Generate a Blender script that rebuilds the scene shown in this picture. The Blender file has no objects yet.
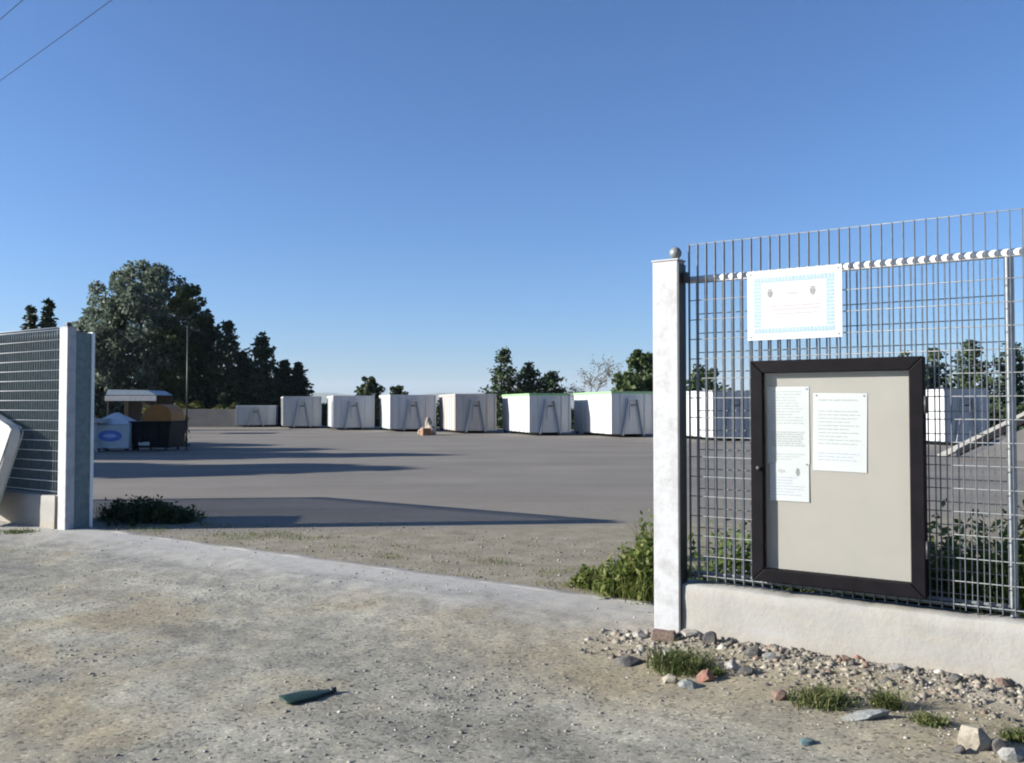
import bpy, bmesh, math, random
import numpy as np
from mathutils import Vector, Matrix, noise as mnoise

# ------------------------------------------------------------------ camera, sky, sun, exposure
SC = bpy.context.scene
COL = SC.collection
W, H, FPX = 1024, 763, 900.0
CAM_H, HORIZON = 1.55, 407.0
PITCH = math.atan((HORIZON - H / 2) / FPX)
cam_d = bpy.data.cameras.new('camera')
cam = bpy.data.objects.new('camera', cam_d)
COL.objects.link(cam)
cam.location = (0, 0, CAM_H)
cam.rotation_euler = (math.radians(90) + PITCH, 0, 0)
cam_d.sensor_width = 36.0
cam_d.lens = 36.0 * FPX / W
cam_d.clip_start = 0.05
cam_d.clip_end = 40000
SC.camera = cam

SUN_EL = math.radians(20.0)
SUN_DIR = Vector((-0.994, -0.104, 0)).normalized()          # ground direction towards the sun
world = bpy.data.worlds.new('World')
SC.world = world
world.use_nodes = True
wn = world.node_tree
wn.nodes.clear()
w_out = wn.nodes.new('ShaderNodeOutputWorld')
w_bg = wn.nodes.new('ShaderNodeBackground')
w_sky = wn.nodes.new('ShaderNodeTexSky')
w_sky.sky_type = 'NISHITA'
w_sky.sun_disc = False
w_sky.sun_elevation = SUN_EL
w_sky.sun_rotation = math.atan2(SUN_DIR.x, SUN_DIR.y)
w_sky.altitude = 0
w_sky.air_density = 0.85
w_sky.dust_density = 1.0
w_sky.ozone_density = 7.5
w_bg.inputs['Strength'].default_value = 0.077
wn.links.new(w_sky.outputs[0], w_bg.inputs['Color'])
wn.links.new(w_bg.outputs[0], w_out.inputs['Surface'])

sun_d = bpy.data.lights.new('sun', 'SUN')
sun_d.energy = 5.0
sun_d.angle = math.radians(0.5)
sun_d.color = (1.0, 0.945, 0.86)
sun = bpy.data.objects.new('sun', sun_d)
COL.objects.link(sun)
to_sun = Vector((SUN_DIR.x * math.cos(SUN_EL), SUN_DIR.y * math.cos(SUN_EL), math.sin(SUN_EL)))
sun.rotation_euler = to_sun.to_track_quat('Z', 'Y').to_euler()
sun.location = to_sun * 60

SC.view_settings.view_transform = 'Standard'
SC.view_settings.look = 'None'
SC.view_settings.gamma = 1.0
SC.view_settings.use_curve_mapping = False
SC.view_settings.exposure = 1.22
SC.render.engine = 'CYCLES'
SC.cycles.use_denoising = True
SC.cycles.max_bounces = 6
SC.cycles.transparent_max_bounces = 12
SC.cycles.volume_bounces = 1
SC.cycles.filter_width = 2.0

# ------------------------------------------------------------------ photograph measurements -> metres
def ray(px, py):
    cx, cy = (px - W / 2) / FPX, -(py - H / 2) / FPX
    c, s = math.cos(PITCH), math.sin(PITCH)
    return Vector((cx, c - s * cy, s + c * cy))
def G(px, py, z=0.0):
    r = ray(px, py)
    t = (z - CAM_H) / r.z
    return Vector((r.x * t, r.y * t, z))
def at(px, D, z=0.0):
    return Vector(((px - W / 2) / FPX * D, D, z))
def zat(py, D):
    return CAM_H + (HORIZON - py) / FPX * D

# ------------------------------------------------------------------ helpers: materials
MATS = {}
def new_mat(name):
    m = bpy.data.materials.new(name)
    m.use_nodes = True
    nt = m.node_tree
    nt.nodes.clear()
    o = nt.nodes.new('ShaderNodeOutputMaterial')
    p = nt.nodes.new('ShaderNodeBsdfPrincipled')
    nt.links.new(p.outputs[0], o.inputs['Surface'])
    MATS[name] = m
    return m, nt, p, o
def N(nt, kind, **kw):
    n = nt.nodes.new(kind)
    for k, v in kw.items():
        setattr(n, k, v)
    return n
def tex_noise(nt, vec, scale, detail=4, rough=0.55):
    n = N(nt, 'ShaderNodeTexNoise')
    n.inputs['Scale'].default_value = scale
    n.inputs['Detail'].default_value = detail
    n.inputs['Roughness'].default_value = rough
    nt.links.new(vec, n.inputs['Vector'])
    return n.outputs[0]
def ramp(nt, fac, stops):
    r = N(nt, 'ShaderNodeValToRGB')
    e = r.color_ramp.elements
    while len(e) < len(stops):
        e.new(0.5)
    for i, (p, c) in enumerate(stops):
        e[i].position = p
        e[i].color = (*c, 1) if len(c) == 3 else c
    nt.links.new(fac, r.inputs[0])
    return r.outputs[0]
def mixc(nt, fac, a, b, blend='MIX'):
    m = N(nt, 'ShaderNodeMix', data_type='RGBA', blend_type=blend)
    for sock, v in ((m.inputs['Factor'], fac), (m.inputs['A'], a), (m.inputs['B'], b)):
        pass
    fs = m.inputs[0]; As = m.inputs[6]; Bs = m.inputs[7]
    for s, v in ((fs, fac), (As, a), (Bs, b)):
        if isinstance(v, (int, float)):
            s.default_value = v
        elif isinstance(v, tuple):
            s.default_value = (*v, 1)
        else:
            nt.links.new(v, s)
    return m.outputs[2]
def maths(nt, op, a, b=None, clamp=False):
    m = N(nt, 'ShaderNodeMath', operation=op, use_clamp=clamp)
    for i, v in enumerate((a, b)):
        if v is None:
            continue
        if isinstance(v, (int, float)):
            m.inputs[i].default_value = v
        else:
            nt.links.new(v, m.inputs[i])
    return m.outputs[0]
def mapr(nt, v, a, b, c=0.0, d=1.0):
    m = N(nt, 'ShaderNodeMapRange')
    nt.links.new(v, m.inputs[0])
    for i, x in enumerate((a, b, c, d)):
        m.inputs[i + 1].default_value = x
    return m.outputs[0]
def bump(nt, p, height, strength, dist=0.01):
    b = N(nt, 'ShaderNodeBump')
    b.inputs['Strength'].default_value = strength
    b.inputs['Distance'].default_value = dist
    nt.links.new(height, b.inputs['Height'])
    nt.links.new(b.outputs[0], p.inputs['Normal'])
def coords(nt):
    return N(nt, 'ShaderNodeTexCoord').outputs['Object']
def worldpos(nt):
    return N(nt, 'ShaderNodeNewGeometry').outputs['Position']
def simple(name, c1, c2=None, scale=6.0, rough=0.6, metal=0.0, bmp=0.0, bscale=60.0, lo=0.35, hi=0.65, spec=0.5):
    m, nt, p, o = new_mat(name)
    v = worldpos(nt)
    if c2 is None:
        c2 = tuple(x * 0.82 for x in c1)
    n = tex_noise(nt, v, scale, 6, 0.6)
    nt.links.new(ramp(nt, n, [(lo, c1), (hi, c2)]), p.inputs['Base Color'])
    p.inputs['Roughness'].default_value = rough
    p.inputs['Metallic'].default_value = metal
    p.inputs['Specular IOR Level'].default_value = spec
    if bmp:
        bump(nt, p, tex_noise(nt, v, bscale, 5, 0.7), bmp, 0.01)
    return m

simple('white_paint', (0.35, 0.36, 0.37), (0.25, 0.25, 0.25), 9, 0.6, bmp=0.3, bscale=24, lo=0.46, hi=0.74)
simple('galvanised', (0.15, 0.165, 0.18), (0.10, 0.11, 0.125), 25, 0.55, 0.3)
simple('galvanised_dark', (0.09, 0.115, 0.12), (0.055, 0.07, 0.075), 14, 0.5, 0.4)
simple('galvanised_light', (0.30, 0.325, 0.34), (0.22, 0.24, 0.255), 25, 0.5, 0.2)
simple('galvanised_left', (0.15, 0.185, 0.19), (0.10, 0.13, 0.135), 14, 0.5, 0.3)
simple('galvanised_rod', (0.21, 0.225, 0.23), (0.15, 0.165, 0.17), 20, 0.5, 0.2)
simple('rail_paint', (0.72, 0.73, 0.73), (0.64, 0.65, 0.65), 20, 0.4)
simple('frame_metal', (0.004, 0.0036, 0.0048), (0.007, 0.006, 0.008), 9, 0.6, bmp=0.05, spec=0.08)
simple('board_panel', (0.274, 0.258, 0.233), (0.297, 0.274, 0.250), 3, 0.85)
simple('paper', (0.46, 0.47, 0.475), (0.43, 0.445, 0.45), 4, 0.8)
simple('paper_aged', (0.80, 0.77, 0.68), (0.76, 0.73, 0.64), 4, 0.8)
simple('ink_grey', (0.291, 0.308, 0.314), (0.370, 0.381, 0.386), 60, 0.8)
simple('ink_dark', (0.16, 0.17, 0.17), (0.25, 0.25, 0.25), 60, 0.8)
simple('ink_blue', (0.291, 0.325, 0.403), (0.347, 0.381, 0.437), 60, 0.8)
simple('ink_red', (0.37, 0.29, 0.29), (0.40, 0.34, 0.34), 60, 0.8)
simple('sign_white', (0.41, 0.43, 0.44), (0.38, 0.40, 0.41), 5, 0.5)
simple('sign_blue', (0.20, 0.315, 0.38), (0.28, 0.37, 0.42), 70, 0.5)
simple('black_metal', (0.02, 0.02, 0.022), (0.04, 0.04, 0.04), 10, 0.5)
simple('mattress_cloth', (0.56, 0.54, 0.52), (0.46, 0.44, 0.42), 2.2, 0.9, bmp=0.2, bscale=14)
simple('mattress_band', (0.42, 0.46, 0.40), (0.34, 0.38, 0.34), 3, 0.9)
simple('rust', (0.20, 0.10, 0.05), (0.12, 0.06, 0.035), 12, 0.85)
simple('dark_plastic', (0.006, 0.006, 0.008), (0.011, 0.011, 0.013), 4, 0.6, spec=0.2)
simple('orange_plastic', (0.33, 0.125, 0.012), (0.26, 0.10, 0.012), 4, 0.6)
simple('bin_grey', (0.46, 0.50, 0.52), (0.38, 0.42, 0.44), 3, 0.5)
simple('logo_blue', (0.07, 0.14, 0.42), (0.09, 0.17, 0.46), 8, 0.5)
simple('logo_pale', (0.35, 0.45, 0.70), None, 8, 0.5)
simple('roof_sheet', (0.30, 0.37, 0.42), (0.24, 0.31, 0.36), 2, 0.6)
simple('dark_wood', (0.025, 0.019, 0.014), (0.04, 0.03, 0.02), 5, 0.8)
simple('cardboard', (0.24, 0.14, 0.085), (0.19, 0.11, 0.07), 5, 0.9)
simple('sack_cloth', (0.32, 0.28, 0.23), (0.22, 0.19, 0.155), 3, 0.9)
simple('cable', (0.06, 0.075, 0.11), None, 2, 0.9, spec=0.0)
simple('bark', (0.10, 0.08, 0.06), (0.06, 0.048, 0.035), 3, 0.95, bmp=0.5, bscale=9)
simple('bark_pale', (0.26, 0.23, 0.21), (0.18, 0.16, 0.14), 3, 0.95)
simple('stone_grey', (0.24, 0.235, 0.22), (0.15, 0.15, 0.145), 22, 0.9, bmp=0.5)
def dusty(name, c1, c2):
    m, nt, p, o = new_mat(name)
    v = worldpos(nt)
    n1 = tex_noise(nt, v, 35, 7, 0.7)
    c = ramp(nt, n1, [(0.3, c2), (0.5, c1), (0.72, tuple(min(1, x * 1.3) for x in c1))])
    d = tex_noise(nt, v, 16, 6, 0.7)
    c = mixc(nt, mapr(nt, d, 0.45, 0.65, 0, 0.65), c, (0.20, 0.175, 0.135))
    nt.links.new(c, p.inputs['Base Color']); p.inputs['Roughness'].default_value = 0.95
    bump(nt, p, tex_noise(nt, v, 60, 8, 0.75), 0.9, 0.012)
for nm, a_, b_ in (('stone_dark', (0.07, 0.07, 0.072), (0.04, 0.04, 0.042)), ('stone_pale', (0.36, 0.345, 0.31), (0.24, 0.23, 0.20)), ('stone_cream', (0.31, 0.28, 0.22), (0.20, 0.18, 0.14)), ('stone_blue', (0.23, 0.245, 0.24), (0.14, 0.15, 0.15)), ('brick_red', (0.27, 0.105, 0.08), (0.16, 0.08, 0.06)), ('brick_brown', (0.17, 0.11, 0.085), (0.11, 0.075, 0.06))):
    dusty(nm, a_, b_)
simple('green_glass', (0.008, 0.022, 0.017), (0.016, 0.038, 0.028), 18, 0.5, bmp=0.1, spec=0.3)
simple('teal_plastic', (0.085, 0.13, 0.135), (0.06, 0.10, 0.105), 18, 0.7)
simple('ramp_concrete', (0.135, 0.13, 0.125), (0.105, 0.102, 0.10), 1.5, 0.92, bmp=0.2)
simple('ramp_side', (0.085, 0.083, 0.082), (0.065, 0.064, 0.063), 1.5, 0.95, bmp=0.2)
simple('pale_green', (0.22, 0.38, 0.20), (0.18, 0.32, 0.16), 4, 0.7)

def wall_mat():
    m, nt, p, o = new_mat('wall_concrete')
    v = worldpos(nt)
    big = tex_noise(nt, v, 1.6, 6, 0.65)
    c = ramp(nt, big, [(0.3, (0.228, 0.224, 0.205)), (0.55, (0.282, 0.279, 0.263)), (0.75, (0.316, 0.313, 0.302))])
    mp = N(nt, 'ShaderNodeMapping'); nt.links.new(v, mp.inputs[0]); mp.inputs['Scale'].default_value = (3, 3, 26)
    st = tex_noise(nt, mp.outputs[0], 1.0, 4, 0.6)
    c = mixc(nt, mapr(nt, st, 0.45, 0.70, 0, 0.6), c, (0.29, 0.27, 0.225))
    fine = tex_noise(nt, v, 45, 5, 0.7)
    c = mixc(nt, mapr(nt, fine, 0.56, 0.75, 0, 0.5), c, (0.24, 0.225, 0.20))
    sep = N(nt, 'ShaderNodeSeparateXYZ'); nt.links.new(v, sep.inputs[0])
    low = mapr(nt, maths(nt, 'ADD', sep.outputs[2], maths(nt, 'MULTIPLY', big, 0.16)), 0.08, 0.20, 0.55, 0)
    c = mixc(nt, low, c, (0.26, 0.225, 0.175))
    nt.links.new(c, p.inputs['Base Color'])
    p.inputs['Roughness'].default_value = 0.92
    bump(nt, p, tex_noise(nt, v, 28, 8, 0.72), 0.34, 0.02)
wall_mat()

def container_mat(name, base, dirt):
    m, nt, p, o = new_mat(name)
    v = worldpos(nt)
    mp = N(nt, 'ShaderNodeMapping'); nt.links.new(v, mp.inputs[0]); mp.inputs['Scale'].default_value = (4.5, 4.5, 0.5)
    st = tex_noise(nt, mp.outputs[0], 1.0, 5, 0.65)
    c = ramp(nt, st, [(0.35, base), (0.75, dirt)])
    sp = tex_noise(nt, v, 3.5, 6, 0.7)
    c = mixc(nt, mapr(nt, sp, 0.62, 0.72, 0, 0.6), c, (0.25, 0.15, 0.09))
    nt.links.new(c, p.inputs['Base Color'])
    p.inputs['Roughness'].default_value = 0.5
container_mat('paint_white', (0.48, 0.49, 0.495), (0.37, 0.38, 0.385))
container_mat('paint_cream', (0.40, 0.375, 0.355), (0.31, 0.285, 0.27))
container_mat('paint_grey', (0.38, 0.395, 0.395), (0.30, 0.315, 0.315))
container_mat('bar_shadow_grey', (0.30, 0.33, 0.36), (0.24, 0.27, 0.30))  # container grey with the hook bars' shadow put into its colour

def leaf_mat(name, a, b, c, trans=0.3):
    m, nt, p, o = new_mat(name)
    g = N(nt, 'ShaderNodeNewGeometry')
    big = tex_noise(nt, g.outputs['Position'], 0.9, 3)
    f = maths(nt, 'ADD', maths(nt, 'MULTIPLY', g.outputs['Random Per Island'], 0.7), maths(nt, 'MULTIPLY', big, 0.4))
    col = ramp(nt, f, [(0.15, a), (0.5, b), (0.9, c)])
    nt.links.new(col, p.inputs['Base Color'])
    p.inputs['Roughness'].default_value = 0.6
    p.inputs['Specular IOR Level'].default_value = 0.3
    tr = N(nt, 'ShaderNodeBsdfTranslucent')
    nt.links.new(col, tr.inputs['Color'])
    mx = N(nt, 'ShaderNodeMixShader')
    mx.inputs[0].default_value = trans
    nt.links.new(p.outputs[0], mx.inputs[1]); nt.links.new(tr.outputs[0], mx.inputs[2])
    nt.links.new(mx.outputs[0], o.inputs['Surface'])
leaf_mat('leaf_poplar', (0.07, 0.10, 0.07), (0.105, 0.14, 0.10), (0.16, 0.19, 0.14), 0.4)
leaf_mat('leaf_conifer', (0.012, 0.022, 0.013), (0.022, 0.036, 0.018), (0.035, 0.055, 0.022), 0.12)
leaf_mat('leaf_spruce', (0.022, 0.042, 0.018), (0.035, 0.06, 0.024), (0.06, 0.085, 0.03), 0.15)
leaf_mat('leaf_broad', (0.03, 0.05, 0.018), (0.05, 0.08, 0.025), (0.08, 0.11, 0.035))
leaf_mat('leaf_sparse', (0.09, 0.085, 0.05), (0.13, 0.12, 0.07), (0.17, 0.15, 0.09))
leaf_mat('leaf_hedge', (0.02, 0.035, 0.014), (0.035, 0.055, 0.02), (0.06, 0.085, 0.03))
leaf_mat('leaf_yellow', (0.08, 0.09, 0.02), (0.12, 0.13, 0.03), (0.17, 0.17, 0.05))
leaf_mat('leaf_weed', (0.05, 0.085, 0.018), (0.10, 0.14, 0.03), (0.19, 0.19, 0.06), 0.45)
leaf_mat('leaf_fence_weed', (0.06, 0.11, 0.02), (0.11, 0.17, 0.035), (0.20, 0.22, 0.07), 0.5)
leaf_mat('leaf_grass', (0.045, 0.075, 0.02), (0.085, 0.115, 0.03), (0.17, 0.165, 0.07))

def glass_mat():
    m = bpy.data.materials.new('glass_pane'); m.use_nodes = True
    nt = m.node_tree; nt.nodes.clear()
    o = N(nt, 'ShaderNodeOutputMaterial')
    t = N(nt, 'ShaderNodeBsdfTransparent'); t.inputs[0].default_value = (0.975, 0.985, 0.98, 1)
    g = N(nt, 'ShaderNodeBsdfGlossy'); g.inputs['Roughness'].default_value = 0.077
    mx = N(nt, 'ShaderNodeMixShader')
    mx.inputs[0].default_value = 0.035
    nt.links.new(t.outputs[0], mx.inputs[1]); nt.links.new(g.outputs[0], mx.inputs[2])
    nt.links.new(mx.outputs[0], o.inputs['Surface'])
    MATS['glass_pane'] = m
glass_mat()

# ------------------------------------------------------------------ helpers: objects
def obj(name, mesh, mat=None, parent=None, smooth=False):
    if isinstance(mesh, bmesh.types.BMesh):
        me = bpy.data.meshes.new(name)
        mesh.normal_update()
        mesh.to_mesh(me); mesh.free()
    else:
        me = mesh
    if mat and not me.materials:
        me.materials.append(MATS[mat])
    if smooth:
        me.polygons.foreach_set('use_smooth', [True] * len(me.polygons))
    o = bpy.data.objects.new(name, me)
    COL.objects.link(o)
    if parent:
        o.parent = parent
    return o
def tag(o, label, cat, group=None):
    o['label'] = label; o['category'] = cat
    if group:
        o['group'] = group
    return o
def thing(name, label, cat, loc=(0, 0, 0), rz=0.0, group=None):
    o = bpy.data.objects.new(name, None)
    COL.objects.link(o)
    o.location = loc; o.rotation_euler = (0, 0, rz)
    o.empty_display_size = 0.2
    return tag(o, label, cat, group)
def kind(o, k):
    o['kind'] = k
    return o
def add_box(bm, x0, x1, y0, y1, z0, z1, bev=0.0, M=None):
    r = bmesh.ops.create_cube(bm, size=1.0)
    vs = r['verts']
    for v in vs:
        v.co = Vector((x0 + (v.co.x + 0.5) * (x1 - x0), y0 + (v.co.y + 0.5) * (y1 - y0), z0 + (v.co.z + 0.5) * (z1 - z0)))
    if bev:
        es = list({e for v in vs for e in v.link_edges})
        r2 = bmesh.ops.bevel(bm, geom=es, offset=bev, segments=2, affect='EDGES', profile=0.5)
        vs = list({v for f in r2['faces'] for v in f.verts} | {v for v in vs if v.is_valid})
    if M:
        bmesh.ops.transform(bm, matrix=M, verts=vs)
    return vs
def box(x0, x1, y0, y1, z0, z1, bev=0.0, M=None):
    bm = bmesh.new()
    add_box(bm, x0, x1, y0, y1, z0, z1, bev, M)
    return bm
def add_tube(bm, pts, radii, seg=8, cap=True):
    pts = [Vector(p) for p in pts]
    if isinstance(radii, (int, float)):
        radii = [radii] * len(pts)
    rings = []
    for i, p in enumerate(pts):
        d = (pts[min(i + 1, len(pts) - 1)] - pts[max(i - 1, 0)]).normalized()
        a = d.orthogonal().normalized() if abs(d.z) < 0.95 else Vector((1, 0, 0)).cross(d).normalized()
        b = d.cross(a).normalized()
        rings.append([bm.verts.new(p + (a * math.cos(2 * math.pi * k / seg) + b * math.sin(2 * math.pi * k / seg)) * radii[i]) for k in range(seg)])
    for i in range(len(rings) - 1):
        for k in range(seg):
            bm.faces.new((rings[i][k], rings[i][(k + 1) % seg], rings[i + 1][(k + 1) % seg], rings[i + 1][k]))
    if cap:
        bm.faces.new(rings[0][::-1]); bm.faces.new(rings[-1])
def tube(pts, radii, seg=8):
    bm = bmesh.new(); add_tube(bm, pts, radii, seg); return bm
def prism(poly, y0, y1):
    """extrude an x-z outline from y0 to y1"""
    bm = bmesh.new()
    a = [bm.verts.new((x, y0, z)) for x, z in poly]
    b = [bm.verts.new((x, y1, z)) for x, z in poly]
    n = len(poly)
    bm.faces.new(a); bm.faces.new(b[::-1])
    for i in range(n):
        bm.faces.new((a[i], b[i], b[(i + 1) % n], a[(i + 1) % n]))
    bmesh.ops.recalc_face_normals(bm, faces=bm.faces)
    return bm
def np_mesh(name, verts, faces):
    """verts (n,3), faces (m,k) with k fixed"""
    verts = np.asarray(verts, dtype=np.float32); faces = np.asarray(faces, dtype=np.int32)
    me = bpy.data.meshes.new(name)
    me.vertices.add(len(verts)); me.vertices.foreach_set('co', verts.ravel())
    k = faces.shape[1]
    me.loops.add(faces.size); me.loops.foreach_set('vertex_index', faces.ravel())
    me.polygons.add(len(faces))
    me.polygons.foreach_set('loop_start', np.arange(0, faces.size, k, dtype=np.int32))
    me.polygons.foreach_set('loop_total', np.full(len(faces), k, dtype=np.int32))
    me.update(calc_edges=True)
    me.validate()
    return me

# ------------------------------------------------------------------ helpers: foliage
def leaf_quads(rng, P, size, upbias=0.0, aspect=0.6):
    """P (n,3) centres -> one rhombic leaf face per centre"""
    n = len(P)
    u = rng.normal(size=(n, 3)); u[:, 2] *= (1 - upbias * 0.5)
    u /= np.linalg.norm(u, axis=1, keepdims=True)
    w = rng.normal(size=(n, 3))
    v = np.cross(u, w); v /= np.linalg.norm(v, axis=1, keepdims=True) + 1e-9
    s = size * rng.uniform(0.6, 1.35, (n, 1))
    V = np.stack([P - u * s, P + v * s * aspect, P + u * s, P - v * s * aspect], 1).reshape(-1, 3)
    F = np.arange(n * 4).reshape(n, 4)
    return V, F
def limb_tubes(bm, base, tops, r0, rng):
    for t in tops:
        t = Vector(t)
        mid = base.lerp(t, 0.5) + Vector(rng.normal(scale=0.12 * (t - base).length * 0.4, size=3))
        add_tube(bm, [base, mid, t], [r0, r0 * 0.6, r0 * 0.18], 6, False)
def broad_tree(name, label, loc, h, prof, mat, seed, nclump=60, per=90, leaf=0.2, spread=0.75, trunk=0.22, tmat='bark', group=None, clump_r=0.9):
    """prof: list of (z fraction, radius m) giving the crown's outline"""
    rng = np.random.default_rng(seed)
    t = thing(name, label, 'tree', loc, rng.uniform(0, 6.28), group)
    zs = np.array([p[0] for p in prof]) * h; rs = np.array([p[1] for p in prof])
    C = []
    while len(C) < nclump:
        z = rng.uniform(zs[0], zs[-1]); R = np.interp(z, zs, rs)
        if rng.uniform() > (R / rs.max()) ** 1.2 + 0.08: continue
        a = rng.uniform(0, 6.283); q = R * math.sqrt(rng.uniform(0.15, 1)) * spread * rng.uniform(0.75, 1.2)
        C.append((q * math.cos(a), q * math.sin(a), z))
    C = np.array(C)
    pts = []
    for c in C:
        R = np.interp(c[2], zs, rs)
        cr = clump_r * rng.uniform(0.5, 1.2) * (0.45 + 0.55 * R / rs.max())
        d = rng.normal(size=(per, 3)); d /= np.linalg.norm(d, axis=1, keepdims=True)
        q = cr * rng.uniform(0.25, 1, (per, 1)) ** 0.6
        pts.append(c + d * q * np.array([1, 1, 0.85]))
    P = np.concatenate(pts)
    V, F = leaf_quads(rng, P, leaf)
    obj('crown', np_mesh('crown', V, F), mat, t)
    bm = bmesh.new()
    topz = zs[-1] * 0.86
    add_tube(bm, [(0, 0, -0.1), (0.05, 0.02, h * 0.25), (-0.04, 0.05, h * 0.55), (0.02, 0, topz)], [trunk * 1.25, trunk, trunk * 0.6, trunk * 0.12], 8, False)
    for c in C[::3]:
        z0 = max(h * 0.12, c[2] - np.hypot(c[0], c[1]) * 1.1 - 0.3)
        limb_tubes(bm, Vector((0, 0, min(z0, topz * 0.95))), [c], trunk * 0.28, rng)
    obj('trunk', bm, tmat, t, True)
    return t
def conifer_tree(name, label, loc, h, r, mat, seed, whorls=26, sprigs=7, leaf=0.16, low=0.06, group=None, droop=0.25, power=0.9, gap=0.0):
    rng = np.random.default_rng(seed)
    t = thing(name, label, 'tree', loc, rng.uniform(0, 6.28), group)
    P = []; bm = bmesh.new()
    add_tube(bm, [(0, 0, -0.1), (0, 0, h * 0.5), (0, 0, h * 0.99)], [h * 0.017 + 0.03, h * 0.011 + 0.02, 0.015], 7, False)
    for i in range(whorls):
        f = (i + rng.uniform(0, 0.6)) / whorls
        z = h * (low + (0.985 - low) * f)
        L0 = r * (1 - f) ** power * rng.uniform(0.78, 1.12) + 0.08
        nb = rng.integers(5, 9)
        a0 = rng.uniform(0, 6.28)
        for k in range(nb):
            if rng.uniform() < gap: continue
            a = a0 + 6.283 * k / nb + rng.uniform(-0.3, 0.3)
            L = L0 * rng.uniform(0.6, 1.15)
            d = Vector((math.cos(a), math.sin(a), 0))
            tip = Vector((0, 0, z)) + d * L + Vector((0, 0, L * (0.28 - droop * 1.6 * (1 - f))))
            if L > 0.5 and k % 2 == 0:
                add_tube(bm, [(0, 0, z), tip], [0.022 + 0.01 * L, 0.006], 4, False)
            n = int(4 + sprigs * (L / max(r, 0.1)) * 5)
            s = rng.uniform(0.12, 1.03, (n, 1)) ** 0.8
            base = np.array([0, 0, z])
            q = base + (np.array(tip) - base) * s
            q = q + rng.normal(scale=0.10 + 0.05 * L, size=(n, 3)) * np.array([1, 1, 0.7])
            P.append(q)
    P = np.concatenate(P)
    V, F = leaf_quads(rng, P, leaf, 0.6, 0.5)
    obj('crown', np_mesh('crown', V, F), mat, t)
    obj('trunk', bm, 'bark', t, True)
    return t
def blades(rng, P, hgt, width, lean=0.5):
    """grass blades: two quads each"""
    n = len(P)
    a = rng.uniform(0, 6.283, n); d = np.stack([np.cos(a), np.sin(a), np.zeros(n)], 1)
    s = np.stack([-np.sin(a), np.cos(a), np.zeros(n)], 1)
    hh = hgt * rng.uniform(0.4, 1.2, (n, 1)); w = width * rng.uniform(0.6, 1.3, (n, 1))
    ln = lean * rng.uniform(0.1, 1, (n, 1)) * hh
    up = np.array([[0, 0, 1.0]])
    m = P + up * hh * 0.55 + d * ln * 0.35; t = P + up * hh * (1 - 0.25 * lean) + d * ln
    V = np.stack([P - s * w, P + s * w, m + s * w * 0.8, m - s * w * 0.8, t + s * w * 0.12, t - s * w * 0.12], 1).reshape(-1, 3)
    b = np.arange(n)[:, None] * 6
    F = np.concatenate([b + np.array([[0, 1, 2, 3]]), b + np.array([[3, 2, 4, 5]])], 0)
    return V, F

# ------------------------------------------------------------------ the line of the fence and gate
PHI = math.radians(55.5)
FD = Vector((math.sin(PHI), -math.cos(PHI), 0))            # along the fence, towards the right
FB = Vector((math.cos(PHI), math.sin(PHI), 0))             # away from the viewer
FRZ = math.atan2(FD.y, FD.x)
PR = G(654, 636)                                            # foot of the right gate pillar
PL = G(57, 528)                                             # foot of the left gate pillar
def on_fence(px, py, y=0.0, org=None):
    """local (x, z) of a pixel on the plane y behind the fence front"""
    org = org or PR
    r = ray(px, py); c = Vector((0, 0, CAM_H))
    o = org + FB * y
    t = (o - c).dot(FB) / r.dot(FB)
    p = c + r * t - o
    return p.dot(FD), p.z + o.z

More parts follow.
